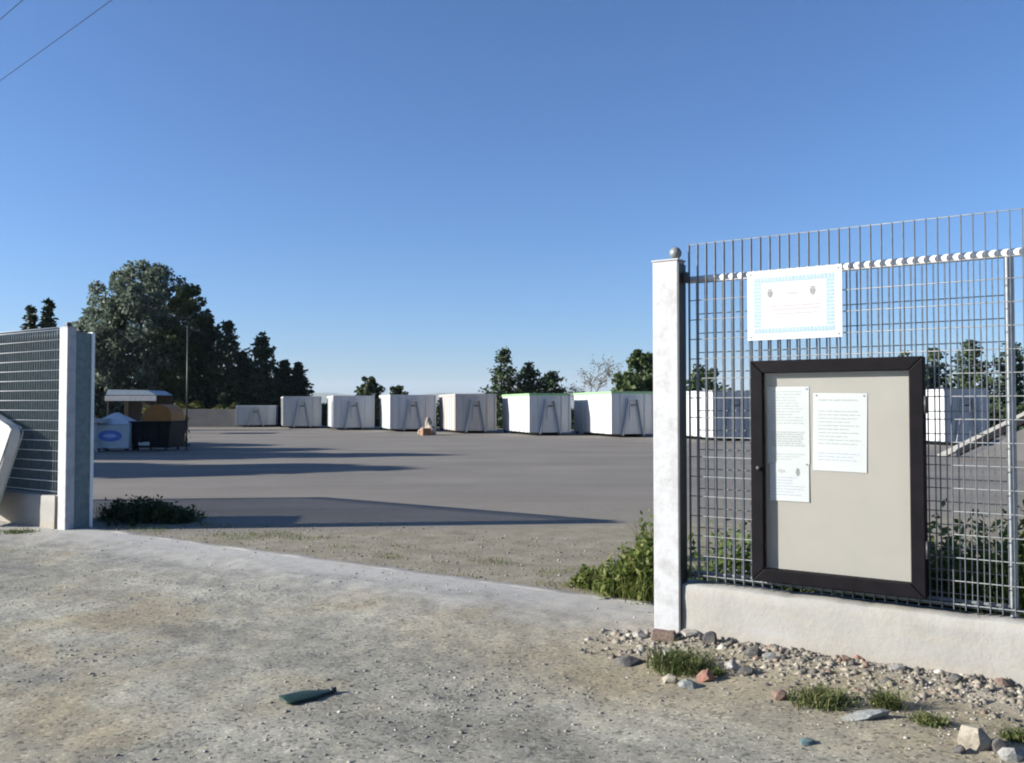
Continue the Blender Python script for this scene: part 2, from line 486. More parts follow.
# ------------------------------------------------------------------ ground
def ground_mats():
    # gravel apron
    m, nt, p, o = new_mat('gravel')
    v = worldpos(nt); lv = coords(nt)
    big = tex_noise(nt, v, 0.55, 5, 0.6)
    mid = tex_noise(nt, v, 2.6, 7, 0.68)
    fine = tex_noise(nt, v, 75, 6, 0.8)
    c = ramp(nt, mid, [(0.30, (0.164, 0.161, 0.140)), (0.45, (0.231, 0.225, 0.196)), (0.6, (0.286, 0.277, 0.239)), (0.74, (0.377, 0.365, 0.317))])
    c = mixc(nt, mapr(nt, big, 0.50, 0.62, 0, 0.75), c, (0.261, 0.225, 0.156))
    mpg = N(nt, 'ShaderNodeMapping'); nt.links.new(lv, mpg.inputs[0]); mpg.inputs['Scale'].default_value = (0.22, 0.75, 1); mpg.inputs['Rotation'].default_value = (0, 0, -0.25)
    trk = tex_noise(nt, mpg.outputs[0], 1.7, 5, 0.6)
    c = mixc(nt, mapr(nt, trk, 0.52, 0.66, 0, 0.55), c, (0.365, 0.359, 0.317))
    c = mixc(nt, mapr(nt, trk, 0.47, 0.34, 0, 0.6), c, (0.140, 0.138, 0.127))
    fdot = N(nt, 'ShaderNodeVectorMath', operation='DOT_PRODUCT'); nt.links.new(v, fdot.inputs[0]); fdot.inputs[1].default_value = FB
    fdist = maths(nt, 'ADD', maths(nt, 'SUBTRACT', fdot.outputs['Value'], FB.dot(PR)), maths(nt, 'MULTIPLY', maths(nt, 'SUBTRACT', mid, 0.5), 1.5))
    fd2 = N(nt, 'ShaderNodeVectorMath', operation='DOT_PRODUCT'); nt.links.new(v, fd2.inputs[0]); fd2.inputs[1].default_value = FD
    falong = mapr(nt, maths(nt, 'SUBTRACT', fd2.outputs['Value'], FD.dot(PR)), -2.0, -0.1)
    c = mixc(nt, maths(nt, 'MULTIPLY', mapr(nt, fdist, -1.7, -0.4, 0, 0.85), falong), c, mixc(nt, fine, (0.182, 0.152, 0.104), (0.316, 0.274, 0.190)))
    c = mixc(nt, 0.7, c, ramp(nt, fine, [(0.30, (0.55, 0.55, 0.55)), (0.5, (1, 1, 1)), (0.72, (1.4, 1.4, 1.38))]), 'MULTIPLY')
    c = mixc(nt, 1.0, c, (1.0, 0.99, 0.93), 'MULTIPLY')
    vor = N(nt, 'ShaderNodeTexVoronoi'); vor.inputs['Scale'].default_value = 58; nt.links.new(v, vor.inputs['Vector'])
    sepc = N(nt, 'ShaderNodeSeparateColor'); nt.links.new(vor.outputs['Color'], sepc.inputs[0])
    c = mixc(nt, 0.8, c, ramp(nt, sepc.outputs[0], [(0.0, (0.35, 0.35, 0.35)), (0.10, (0.5, 0.5, 0.5)), (0.16, (0.95, 0.95, 0.95)), (0.85, (1.05, 1.05, 1.05)), (0.92, (1.4, 1.39, 1.35))]), 'MULTIPLY')
    sep = N(nt, 'ShaderNodeSeparateXYZ'); nt.links.new(lv, sep.inputs[0])
    edge = maths(nt, 'ADD', sep.outputs[1], maths(nt, 'MULTIPLY', maths(nt, 'SUBTRACT', mid, 0.5), 1.6))
    pale = mapr(nt, edge, -1.5, -0.25, 0, 0.85)
    c = mixc(nt, pale, c, mixc(nt, fine, (0.273, 0.267, 0.247), (0.455, 0.442, 0.410)))
    nt.links.new(c, p.inputs['Base Color'])
    p.inputs['Roughness'].default_value = 0.95; p.inputs['Specular IOR Level'].default_value = 0.2
    hgt = maths(nt, 'ADD', maths(nt, 'MULTIPLY', vor.outputs['Distance'], -0.35), fine)
    bump(nt, p, hgt, 0.4, 0.008)
    # yard: asphalt with a gravelly near edge
    m, nt, p, o = new_mat('asphalt')
    v = worldpos(nt)
    mp = N(nt, 'ShaderNodeMapping'); nt.links.new(v, mp.inputs[0]); mp.inputs['Scale'].default_value = (0.10, 0.55, 1)
    mp.inputs['Rotation'].default_value = (0, 0, 0.35)
    st = maths(nt, 'ADD', maths(nt, 'MULTIPLY', tex_noise(nt, mp.outputs[0], 1.0, 6, 0.6), 0.55), maths(nt, 'MULTIPLY', tex_noise(nt, v, 0.35, 6, 0.62), 0.45))
    c = ramp(nt, st, [(0.3, (0.122, 0.112, 0.099)), (0.5, (0.160, 0.147, 0.128)), (0.7, (0.203, 0.187, 0.159))])
    fine = tex_noise(nt, v, 40, 4, 0.75)
    c = mixc(nt, 0.5, c, ramp(nt, fine, [(0.3, (0.6, 0.6, 0.6)), (0.7, (1.35, 1.35, 1.35))]), 'MULTIPLY')
    mid = tex_noise(nt, v, 2.6, 6, 0.65)
    gr = ramp(nt, mid, [(0.3, (0.167, 0.151, 0.119)), (0.5, (0.216, 0.200, 0.160)), (0.7, (0.281, 0.259, 0.221))])
    gr = mixc(nt, 1.0, gr, (0.98, 0.95, 0.86), 'MULTIPLY')
    gr = mixc(nt, 0.8, gr, ramp(nt, fine, [(0.3, (0.5, 0.5, 0.5)), (0.7, (1.4, 1.4, 1.4))]), 'MULTIPLY')
    a, b = G(200, 531), G(650, 522)
    d = (b - a).normalized(); nrm = Vector((-d.y, d.x, 0))
    dot = N(nt, 'ShaderNodeVectorMath', operation='DOT_PRODUCT'); nt.links.new(v, dot.inputs[0]); dot.inputs[1].default_value = nrm
    dist = maths(nt, 'SUBTRACT', dot.outputs['Value'], nrm.dot(a))
    dist = maths(nt, 'ADD', dist, maths(nt, 'MULTIPLY', maths(nt, 'SUBTRACT', mid, 0.5), 0.7))
    near = mapr(nt, dist, -0.25, 0.15, 0, 0.72)
    far = mapr(nt, maths(nt, 'ADD', dist, maths(nt, 'MULTIPLY', maths(nt, 'SUBTRACT', st, 0.5), 9.0)), 0.5, 5.0, 0, 0.28)
    c = mixc(nt, maths(nt, 'ADD', near, far), gr, c)
    nt.links.new(c, p.inputs['Base Color'])
    p.inputs['Roughness'].default_value = 0.9; p.inputs['Specular IOR Level'].default_value = 0.25
    bump(nt, p, fine, 0.4, 0.01)
    simple('field_grass', (0.09, 0.10, 0.04), (0.16, 0.14, 0.07), 0.05, 0.95)
    simple('sill_concrete', (0.30, 0.29, 0.265), (0.17, 0.16, 0.14), 2.5, 0.92, bmp=0.5, bscale=40)
    simple('hill_wood', (0.05, 0.07, 0.04), (0.09, 0.10, 0.05), 0.002, 0.95)
ground_mats()

def sheet(name, x0, x1, y0, y1, z, mat, n=1):
    bm = bmesh.new()
    bmesh.ops.create_grid(bm, x_segments=n, y_segments=n, size=0.5)
    for v in bm.verts:
        v.co = Vector((x0 + (v.co.x + 0.5) * (x1 - x0), y0 + (v.co.y + 0.5) * (y1 - y0), z))
    return kind(obj(name, bm, mat), 'structure')
sheet('terrain', -9000, 9000, -3000, 9000, -0.12, 'field_grass', 24)

# sill line across the gateway; the apron lies on our side of it
SA, SB = G(90, 528), G(650, 603)
SD = (SB - SA).normalized(); SN = Vector((-SD.y, SD.x, 0))
SRZ = math.atan2(SD.y, SD.x)
def apron_h(x, y):
    """height of the gravel in the sill's own frame (y < 0 is our side)"""
    q = Vector((x, y, 0.0))
    a = mnoise.noise(q * 0.55) * 0.045 + mnoise.noise(q * 1.9 + Vector((7, 3, 0))) * 0.014
    b = mnoise.noise(q * 6.5 + Vector((1, 9, 2))) * 0.006 + mnoise.noise(q * 17) * 0.0035
    k = min(1.0, max(0.0, -y / 0.8))
    px_, py_ = SA.x + SD.x * x + SN.x * y - PR.x, SA.y + SD.y * x + SN.y * y - PR.y
    w, l = px_ * FB.x + py_ * FB.y, px_ * FD.x + py_ * FD.y
    if l > -0.7 and -0.75 < w < 0.6:
        f = min(1.0, (w + 0.75) / 0.65); g_ = min(1.0, (l + 0.7) / 0.8)
        a += (0.055 * f * f * (3 - 2 * f) * g_) * (0.75 + 0.5 * mnoise.noise(q * 2.7)) / max(k, 0.3)
    return a * k + b * (0.35 + 0.65 * k) - 0.012 * (1 - k)
def apron():
    xs = np.concatenate([np.arange(-40, -2.0, 0.5), np.arange(-2.0, 11.5, 0.032), np.arange(11.5, 50, 0.6)])
    ys = np.concatenate([np.arange(-40, -7.5, 0.6), np.arange(-7.5, 0.001, 0.032)])
    ys[-1] = 0.0
    nx, ny = len(xs), len(ys)
    V = np.zeros((nx * ny, 3), np.float32)
    k = 0
    for j in range(ny):
        y = float(ys[j])
        for i in range(nx):
            x = float(xs[i])
            V[k] = (x, y, apron_h(x, y)); k += 1
    ii, jj = np.meshgrid(np.arange(nx - 1), np.arange(ny - 1))
    b = (jj * nx + ii).ravel()
    F = np.stack([b, b + 1, b + nx + 1, b + nx], 1)
    o = obj('gravel_apron', np_mesh('gravel_apron', V, F), 'gravel', None, True)
    o.location = (SA.x, SA.y, 0.0); o.rotation_euler = (0, 0, SRZ)
    kind(o, 'structure')
apron()
def to_sill(p):
    d = Vector((p.x - SA.x, p.y - SA.y, 0))
    return d.dot(SD), d.dot(SN)
def gz(p):
    x, y = to_sill(p)
    return apron_h(x, y) if y < 0 else -0.02
# yard sheet (in the sill frame, starts at the sill)
yb = bmesh.new()
vs = [yb.verts.new(c) for c in ((-70, 0.0, -0.02), (80, 0.0, -0.02), (80, 90, -0.02), (-70, 90, -0.02))]
yb.faces.new(vs)
yard = kind(obj('yard_asphalt', yb, 'asphalt'), 'structure')
yard.location = (SA.x, SA.y, 0); yard.rotation_euler = (0, 0, SRZ)
# sill kerb: low concrete strip with a worn edge
def sill():
    L = (SB - SA).length + 0.1
    bm = bmesh.new(); n = 90
    prof = [(-0.02, -0.05), (-0.02, -0.014), (0.0, -0.009), (0.085, -0.010), (0.10, -0.016), (0.10, -0.05)]
    rows = []
    for i in range(n + 1):
        x = -0.35 + (L + 0.3) * i / n
        w = mnoise.noise(Vector((x * 2.3, 4, 1)))
        rows.append([bm.verts.new((x, y + 0.018 * w + 0.010 * mnoise.noise(Vector((x * 9, y * 30, 2))), z + (0.012 * w if z > -0.04 else 0))) for y, z in prof])
    for i in range(n):
        for k in range(len(prof) - 1):
            bm.faces.new((rows[i][k], rows[i + 1][k], rows[i + 1][k + 1], rows[i][k + 1]))
    bm.faces.new(rows[0]); bm.faces.new(rows[-1][::-1])
    bmesh.ops.recalc_face_normals(bm, faces=bm.faces)
    o = kind(obj('gate_sill', bm, 'sill_concrete', None, True), 'structure')
    o.location = (SA.x, SA.y, 0); o.rotation_euler = (0, 0, SRZ)
sill()

# far hills
def hills():
    bm = bmesh.new(); n = 160; R = 7000
    a0, a1 = math.radians(-75), math.radians(75)
    prev = None
    for i in range(n + 1):
        a = a0 + (a1 - a0) * i / n
        u = math.tan(a) * FPX if abs(a) < 1.2 else 0
        h = 112 + 40 * mnoise.noise(Vector((a * 4.5 + 2.0, 0.3, 0))) + 22 * mnoise.noise(Vector((a * 17, 3.3, 0))) + 8 * mnoise.noise(Vector((a * 60, 1.3, 0)))
        s, c = math.sin(a), math.cos(a)
        row = [bm.verts.new((s * (R - 900), c * (R - 900), -0.5)), bm.verts.new((s * (R - 350), c * (R - 350), h * 0.55)), bm.verts.new((s * R, c * R, h)), bm.verts.new((s * (R + 1300), c * (R + 1300), -0.5))]
        if prev:
            for k in range(3):
                bm.faces.new((prev[k], row[k], row[k + 1], prev[k + 1]))
        prev = row
    bmesh.ops.recalc_face_normals(bm, faces=bm.faces)
    kind(obj('hills', bm, 'hill_wood', None, True), 'structure')
hills()

# ------------------------------------------------------------------ gate pillars
PW, PDp = 0.185, 0.12
PTOP = 2.62
def pillar(org, label, ball, height):
    t = thing('gate_pillar', label, 'pillar', org, FRZ, 'gate pillars')
    obj('post', box(0, PW, 0, PDp, -0.2, height, 0.006), 'white_paint', t)
    obj('cap_plate', box(-0.006, PW + 0.006, -0.006, PDp + 0.006, height + 0.001, height + 0.013, 0.003), 'white_paint', t)
    if ball:
        bm = bmesh.new()
        bmesh.ops.create_uvsphere(bm, u_segments=18, v_segments=12, radius=0.042)
        for v in bm.verts: v.co += Vector((PW * 0.78, PDp * 0.5, height + 0.013 + 0.045))
        add_tube(bm, [(PW * 0.78, PDp * 0.5, height + 0.012), (PW * 0.78, PDp * 0.5, height + 0.03)], 0.02, 10)
        obj('ball_finial', bm, 'galvanised_rod', t, True)
    return t
r_h = zat(262, PR.y) 
l_h = zat(328, PL.y)
tr_ = pillar(PR, 'white painted steel gate pillar with grey ball on top beside notice board', True, r_h)
obj('hinge_bracket', box(PW + 0.0095, PW + 0.05, 0.05, 0.10, on_fence(686, 277, 0.08)[1] - 0.04, on_fence(686, 277, 0.08)[1] + 0.03, 0.006), 'black_metal', tr_)
obj('side_shade_plate', box(PW + 0.001, PW + 0.009, 0.002, PDp - 0.002, -0.1, r_h - 0.02, 0.001), 'black_metal', tr_)  # dark sheet added over the side face to deepen its shade
tl_ = pillar(PL, 'white painted steel gate pillar at left end of gateway by the mattress', False, l_h)
obj('bracket', box(0.06, 0.12, 0.03, 0.09, l_h + 0.014, l_h + 0.075, 0.01), 'black_metal', tl_)

# ------------------------------------------------------------------ fences of welded steel grating
def low_wall(org, x0, x1, top, label, y0=0.02, y1=0.26, bottom=-0.25):
    n = int((x1 - x0) / 0.04)
    bm = bmesh.new(); rows = []
    zs = [bottom, 0.0, 0.10, 0.2, 0.29, top - 0.012]
    for i in range(n + 1):
        x = x0 + (x1 - x0) * i / n
        r = []
        for z in zs:
            r.append(bm.verts.new((x, y0 + 0.007 * mnoise.noise(Vector((x * 3, z * 6, 0))) + 0.004 * mnoise.noise(Vector((x * 13, z * 19, 5))), z)))
        tz = top + 0.008 * mnoise.noise(Vector((x * 4, 8, 0))) + 0.006 * mnoise.noise(Vector((x * 15, 2, 0)))
        r.append(bm.verts.new((x, y0 + 0.012, tz)))
        r.append(bm.verts.new((x, y1 - 0.012, tz + 0.002)))
        r.append(bm.verts.new((x, y1, top - 0.015)))
        r.append(bm.verts.new((x, y1, bottom)))
        rows.append(r)
    for i in range(n):
        for k in range(len(rows[0]) - 1):
            bm.faces.new((rows[i][k], rows[i + 1][k], rows[i + 1][k + 1], rows[i][k + 1]))
    bm.faces.new(rows[0]); bm.faces.new(rows[-1][::-1])
    bmesh.ops.recalc_face_normals(bm, faces=bm.faces)
    o = obj('low_wall', bm, 'wall_concrete', None, True)
    o.location = org; o.rotation_euler = (0, 0, FRZ)
    return tag(o, label, 'wall', 'concrete base walls of the fence')
def grating(t, x0, x1, y, z0, z1, bars_mat, rods_mat, pitch=0.062, rise=0.132, top_off=0.0, rod_r=0.0032, rod_y=0.006):
    n = int(round((x1 - x0) / pitch))
    bar = None
    for i in range(n + 1):
        x = x0 + i * pitch
        if bar is None:
            bm = box(-0.002, 0.002, 0, 0.028, z0, z1)
            bar = obj('bar', bm, bars_mat, t); bar.location = (x, y, 0)
        else:
            b = bar.copy(); COL.objects.link(b); b.location = (x, y, 0)
    rod = None
    z = z0 + 0.03
    zl = []
    while z < top_off:
        zl.append(z); z += rise
    zl.append(z1 - 0.004)
    for z in zl:
        if rod is None:
            bm = tube([(x0 - 0.002, y + rod_y, 0), (x0 + n * pitch + 0.002, y + rod_y, 0)], rod_r, 6)
            rod = obj('rod', bm, rods_mat, t, True); rod.location = (0, 0, z)
        else:
            b = rod.copy(); COL.objects.link(b); b.location = (0, 0, z)

WT = on_fence(684, 584, 0.03)[1]
low_wall(PR, PW - 0.02, 5.2, WT, 'rough pale concrete base wall below the notice board', 0.025, 0.24)
ft = on_fence(692, 244, 0.10)[1]
rail_z = on_fence(692, 279, 0.14)[1]
fr = thing('grating_fence', 'tall galvanised grating fence panel carrying the notice board and sign', 'fence', PR, FRZ, 'steel grating fence panels')
grating(fr, PW + 0.035, 4.9, 0.10, WT + 0.025, ft, 'galvanised', 'galvanised_rod', top_off=rail_z - 0.05)
obj('bottom_rail', box(PW + 0.03, 4.9, 0.13, 0.15, WT + 0.035, WT + 0.06, 0.003), 'galvanised_dark', fr)
xpost = on_fence(1012, 400, 0.2)[0]
fp = thing('framed_grating_panel', 'second grating panel with white tube frame just behind the front fence', 'fence', PR + FB * 0.185, FRZ, 'steel grating fence panels')
obj('top_rail', tube([(PW - 0.01, 0.0, rail_z), (4.9, 0.0, rail_z)], 0.024, 12), 'rail_paint', fp, True)
for x in (xpost, xpost + 1.9):
    obj('post', box(x - 0.02, x + 0.02, -0.02, 0.02, WT - 0.05, rail_z - 0.023, 0.004), 'galvanised_light', fp)
obj('bottom_rail', box(PW + 0.03, xpost - 0.022, -0.015, 0.015, WT + 0.04, WT + 0.07, 0.003), 'galvanised_rod', fp)
grating(fp, PW + 0.06, xpost - 0.03, -0.012, WT + 0.071, rail_z - 0.02, 'galvanised_light', 'galvanised_rod', top_off=rail_z - 0.15)

# left fence, base wall and the parked sliding gate behind it
LEN_L = 5.6
WTL = 0.40
low_wall(PL, -LEN_L, -0.035, WTL, 'concrete base wall stub at foot of left pillar, partly shaded by mattress', 0.0, 0.22)
fl = thing('grating_fence', 'galvanised grating fence panel behind the leaning mattress', 'fence', PL, FRZ, 'steel grating fence panels')
grating(fl, -LEN_L, -0.02, 0.08, WTL + 0.02, l_h + 0.03, 'galvanised_left', 'rail_paint', top_off=l_h, rod_r=0.0055, rod_y=-0.002)
obj('top_rail', tube([(-LEN_L, 0.13, l_h - 0.09), (-0.001, 0.13, l_h - 0.09)], 0.02, 10), 'galvanised_rod', fl, True)
for x in (-LEN_L + 0.03, -2.8):
    obj('post', box(x - 0.025, x + 0.025, 0.106, 0.156, WTL - 0.05, l_h + 0.03, 0.004), 'galvanised_dark', fl)
sg = thing('sliding_gate', 'parked sliding steel gate leaf whose dark end shows behind left pillar', 'gate', PL + FB * 0.24, FRZ)
gx0, gx1 = -LEN_L + 0.05, -0.10
gz1 = l_h - 0.02
obj('end_stile', box(gx1, gx1 + 0.07, 0.0, 0.06, 0.10, gz1, 0.004), 'galvanised_dark', sg)
obj('end_stile', box(gx0 - 0.07, gx0, 0.0, 0.06, 0.10, gz1, 0.004), 'galvanised_dark', sg)
obj('top_rail', box(gx0 + 0.001, gx1 - 0.001, 0.0, 0.06, gz1 - 0.06, gz1 - 0.001, 0.004), 'galvanised_dark', sg)
obj('bottom_rail', box(gx0 + 0.001, gx1 - 0.001, 0.0, 0.06, 0.10, 0.22, 0.004), 'galvanised_dark', sg)
grating(sg, gx0 + 0.03, gx1 - 0.04, 0.015, 0.215, gz1 - 0.055, 'galvanised_left', 'galvanised_left', top_off=gz1 - 0.1)
for x in (gx0 + 0.5, gx1 - 0.5):
    bm = bmesh.new()
    bmesh.ops.create_cone(bm, cap_ends=True, segments=18, radius1=0.065, radius2=0.065, depth=0.03, matrix=Matrix.Translation((x, 0.03, 0.045)) @ Matrix.Rotation(math.pi / 2, 4, 'X'))
    obj('wheel', bm, 'black_metal', sg, True)
guide = thing('gate_guide_post', 'dark steel guide post with pale edge right behind the left pillar', 'post', PL + FB * 0.125, FRZ)
obj('web', box(0.03, 0.17, 0.0, 0.205, -0.1, l_h - 0.05, 0.004), 'galvanised_left', guide)
obj('flange', box(0.02, 0.19, 0.206, 0.245, -0.1, l_h - 0.04, 0.003), 'rail_paint', guide)

# ------------------------------------------------------------------ notice board and sign
BY0, BY1 = -0.005, 0.075
bxl, bzt = on_fence(750, 361, BY0)
bxr, _ = on_fence(923, 356, BY0)
_, bzb = on_fence(750, 580, BY0)
nb = thing('notice_board', 'dark framed glazed notice board on fence with beige panel and papers', 'notice board', PR + FB * 0.0, FRZ)
fwid = 0.080
def bar_x(x0, x1, z0, z1, m):      # mitred horizontal frame member
    s = 1 if m > 0 else -1
    poly = [(x0, z1 if s > 0 else z0), (x1, z1 if s > 0 else z0), (x1 - fwid, z0 if s > 0 else z1), (x0 + fwid, z0 if s > 0 else z1)]
    return prism(poly, BY0, BY1)
def bev(o, w=0.006):
    m = o.modifiers.new('bevel', 'BEVEL'); m.width = w; m.segments = 2
    return o
g = 0.0008
bev(obj('frame_rail', bar_x(bxl + g, bxr - g, bzt - fwid, bzt, 1), 'frame_metal', nb))
bev(obj('frame_rail', bar_x(bxl + g, bxr - g, bzb, bzb + fwid, -1), 'frame_metal', nb))
bev(obj('frame_stile', prism([(bxl, bzb + g), (bxl, bzt - g), (bxl + fwid - g, bzt - fwid), (bxl + fwid - g, bzb + fwid)], BY0, BY1), 'frame_metal', nb))
bev(obj('frame_stile', prism([(bxr, bzb + g), (bxr, bzt - g), (bxr - fwid + g, bzt - fwid), (bxr - fwid + g, bzb + fwid)], BY0, BY1), 'frame_metal', nb))
obj('back_panel', box(bxl + fwid - 0.02, bxr - fwid + 0.02, 0.060, 0.072, bzb + fwid - 0.02, bzt - fwid + 0.02), 'board_panel', nb)
obj('glass', box(bxl + fwid - 0.012, bxr - fwid + 0.012, 0.016, 0.020, bzb + fwid - 0.012, bzt - fwid + 0.012), 'glass_pane', nb)
lx, lz = on_fence(757, 468, BY0)
obj('latch', tube([(bxl + 0.05, BY0 - 0.012, lz), (bxl + 0.05, BY0 + 0.002, lz)], 0.014, 12), 'black_metal', nb, True)
for z in (bzt - 0.28, bzb + 0.28):
    obj('hinge', tube([(bxr + 0.009, 0.0, z - 0.05), (bxr + 0.009, 0.0, z + 0.05)], 0.009, 8), 'black_metal', nb, True)
for px in (770, 868, 905):
    x, _ = on_fence(px, 358, BY0)
    obj('screw', tube([(x, 0.03, bzt - 0.002), (x, 0.03, bzt + 0.008)], 0.007, 8), 'galvanised_rod', nb, True)
for x in (bxl + 0.15, bxr - 0.15):
    for z in (bzt - 0.1, bzb + 0.1):
        obj('mount_clip', box(x - 0.02, x + 0.02, 0.0755, 0.099, z - 0.015, z + 0.015), 'galvanised_dark', nb)
# papers pinned to the panel
def paper(px0, py0, px1, py1, mat, label, lines, seed, tilt=0.0, dy=0.0, extra=None):
    rng = random.Random(seed)
    yb_ = 0.0575 - dy
    x0, z1 = on_fence(px0, py0, yb_); x1, _ = on_fence(px1, py0, yb_); _, z0 = on_fence(px0, py1, yb_)
    w, h = x1 - x0, z1 - z0
    t = thing('notice_paper', label, 'paper', PR + FD * x0 + FB * yb_ + Vector((0, 0, z0)), FRZ, 'papers on the notice board')
    t.rotation_euler = (0, tilt, FRZ)
    bm = bmesh.new(); n = 10
    def yy(x, z): return -0.003 * math.sin(3.1 * x / w) * (0.3 + z / h) - 0.002 * (x / w) * (1 - z / h)
    rows = [[bm.verts.new((w * i / n, yy(w * i / n, h * j / n), h * j / n)) for i in range(n + 1)] for j in range(n + 1)]
    for j in range(n):
        for i in range(n):
            bm.faces.new((rows[j][i], rows[j][i + 1], rows[j + 1][i + 1], rows[j + 1][i]))
    s = obj('sheet', bm, mat, t)
    m = s.modifiers.new('thick', 'SOLIDIFY'); m.thickness = 0.0006; m.offset = 1
    k = 0
    for (f0, f1, step, hh, im, ragged) in lines:
        z = h * f1; bm = bmesh.new(); k = 0
        while z > h * f0:
            a = w * 0.10; e = w * (0.90 - rng.random() * ragged)
            while a < e:
                b = min(e, a + w * rng.uniform(0.05, 0.18))
                vs = [bm.verts.new((x, yy(x, zz) - 0.0014, zz)) for x, zz in ((a, z), (b, z), (b, z + hh), (a, z + hh))]
                bm.faces.new(vs); a = b + w * 0.02
            z -= step
        obj('print', bm, im, s)
    if extra:
        for (fx, fz, fw, fh, im) in extra:
            bm = bmesh.new()
            x, z = w * fx, h * fz
            vs = []
            for q in range(10):
                a = 6.283 * q / 10
                xx, zz = x + w * fw * math.cos(a), z + h * fh * math.sin(a)
                vs.append(bm.verts.new((xx, yy(xx, zz) - 0.0016, zz)))
            bm.faces.new(vs)
            obj('stamp', bm, im, s)
    for fx in (0.06, 0.94):
        obj('pin', tube([(w * fx, -0.007, h * 0.97), (w * fx, 0.001, h * 0.97)], 0.004, 8), 'galvanised_rod', t, True)
    return t
paper(767, 387, 809, 463, 'paper', 'upper left white paper with grey printed block on notice board', [(0.5, 0.93, 0.018, 0.006, 'ink_grey', 0.3), (0.2, 0.40, 0.014, 0.009, 'ink_grey', 0.1), (0.05, 0.12, 0.016, 0.005, 'ink_grey', 0.4)], 3)
paper(770, 462, 809, 500, 'paper', 'small white paper with dark stamp below the left sheet on notice board', [(0.12, 0.6, 0.018, 0.006, 'ink_blue', 0.35)], 5, 0.0, 0.002, [(0.72, 0.76, 0.05, 0.11, 'ink_dark'), (0.3, 0.78, 0.1, 0.05, 'ink_grey')])
paper(812, 393, 866, 470, 'paper', 'right hand white text sheet hanging on the notice board', [(0.86, 0.90, 0.02, 0.010, 'ink_grey', 0.3), (0.30, 0.76, 0.022, 0.007, 'ink_grey', 0.3), (0.10, 0.22, 0.020, 0.006, 'ink_blue', 0.2)], 8, 0.015)
# hanging sign above the board
sx0, sz1 = on_fence(747, 272, 0.085); sx1, _ = on_fence(842, 266, 0.085); _, sz0 = on_fence(747, 341, 0.085)
sg_ = thing('fence_sign', 'white sign with light blue border tied to fence above notice board', 'sign', PR + FB * 0.085 + FD * sx0 + Vector((0, 0, sz0)), FRZ)
sw, sh = sx1 - sx0, sz1 - sz0
plate = obj('plate', box(0, sw, 0.0, 0.006, 0, sh, 0.001), 'sign_white', sg_)
m0, bw = 0.045, 0.05
for (a, b, c, d) in ((m0, sw - m0, m0, m0 + bw * 0.7), (m0, sw - m0, sh - m0 - bw * 0.7, sh - m0), (m0, m0 + bw, m0 + bw * 0.7 + 0.001, sh - m0 - bw * 0.7 - 0.001), (sw - m0 - bw, sw - m0, m0 + bw * 0.7 + 0.001, sh - m0 - bw * 0.7 - 0.001)):
    bm = bmesh.new()
    rr = random.Random(4)
    # little repeated ornaments of the printed border
    horiz = (b - a) > (d - c)
    L = (b - a) if horiz else (d - c)
    n = int(L / 0.022)
    for i in range(n):
        if horiz:
            x = a + L * (i + 0.5) / n; q = [(x - 0.0095, c), (x + 0.0095, c), (x + 0.007, d - 0.004), (x - 0.007, d - 0.004)]
        else:
            z = c + L * (i + 0.5) / n; q = [(a, z - 0.0095), (b - 0.004, z - 0.007), (b - 0.004, z + 0.007), (a, z + 0.0095)]
        bm.faces.new([bm.verts.new((x, -0.0012, z)) for x, z in q])
    obj('border', bm, 'sign_blue', plate)
for fx in (0.25, 0.70):
    # crest: a small shield with a crown over it
    cx, cz = sw * fx, sh * 0.655
    pts = [(-0.016, 0.018), (0.016, 0.018), (0.016, -0.004), (0.009, -0.018), (0, -0.024), (-0.009, -0.018), (-0.016, -0.004)]
    bm = bmesh.new()
    bm.faces.new([bm.verts.new((cx + x, -0.0014, cz + z)) for x, z in pts])
    for k in range(3):
        bm.faces.new([bm.verts.new((cx + x, -0.0014, cz + z)) for x, z in ((-0.014 + k * 0.0095, 0.022), (-0.005 + k * 0.0095, 0.022), (-0.0095 + k * 0.0095, 0.034))])
    obj('emblem', bm, 'ink_dark', plate)
rr = random.Random(11)
def sign_line(fx0, fx1, fz, hh, im):
    bm = bmesh.new(); a = sw * fx0
    while a < sw * fx1:
        b = min(sw * fx1, a + rr.uniform(0.012, 0.04))
        bm.faces.new([bm.verts.new((x, -0.0014, z)) for x, z in ((a, sh * fz), (b, sh * fz), (b, sh * fz + hh), (a, sh * fz + hh))])
        a = b + 0.006
    obj('lettering', bm, im, plate)
sign_line(0.42, 0.55, 0.64, 0.010, 'ink_grey')
sign_line(0.27, 0.78, 0.47, 0.007, 'ink_red')
sign_line(0.27, 0.78, 0.42, 0.007, 'ink_red')
sign_line(0.30, 0.74, 0.36, 0.007, 'ink_grey')
for fx in (0.04, 0.96):
    for fz in (0.05, 0.95):
        obj('cable_tie', tube([(sw * fx, -0.004, sh * fz), (sw * fx, 0.018, sh * fz)], 0.004, 6), 'galvanised_rod', sg_, True)

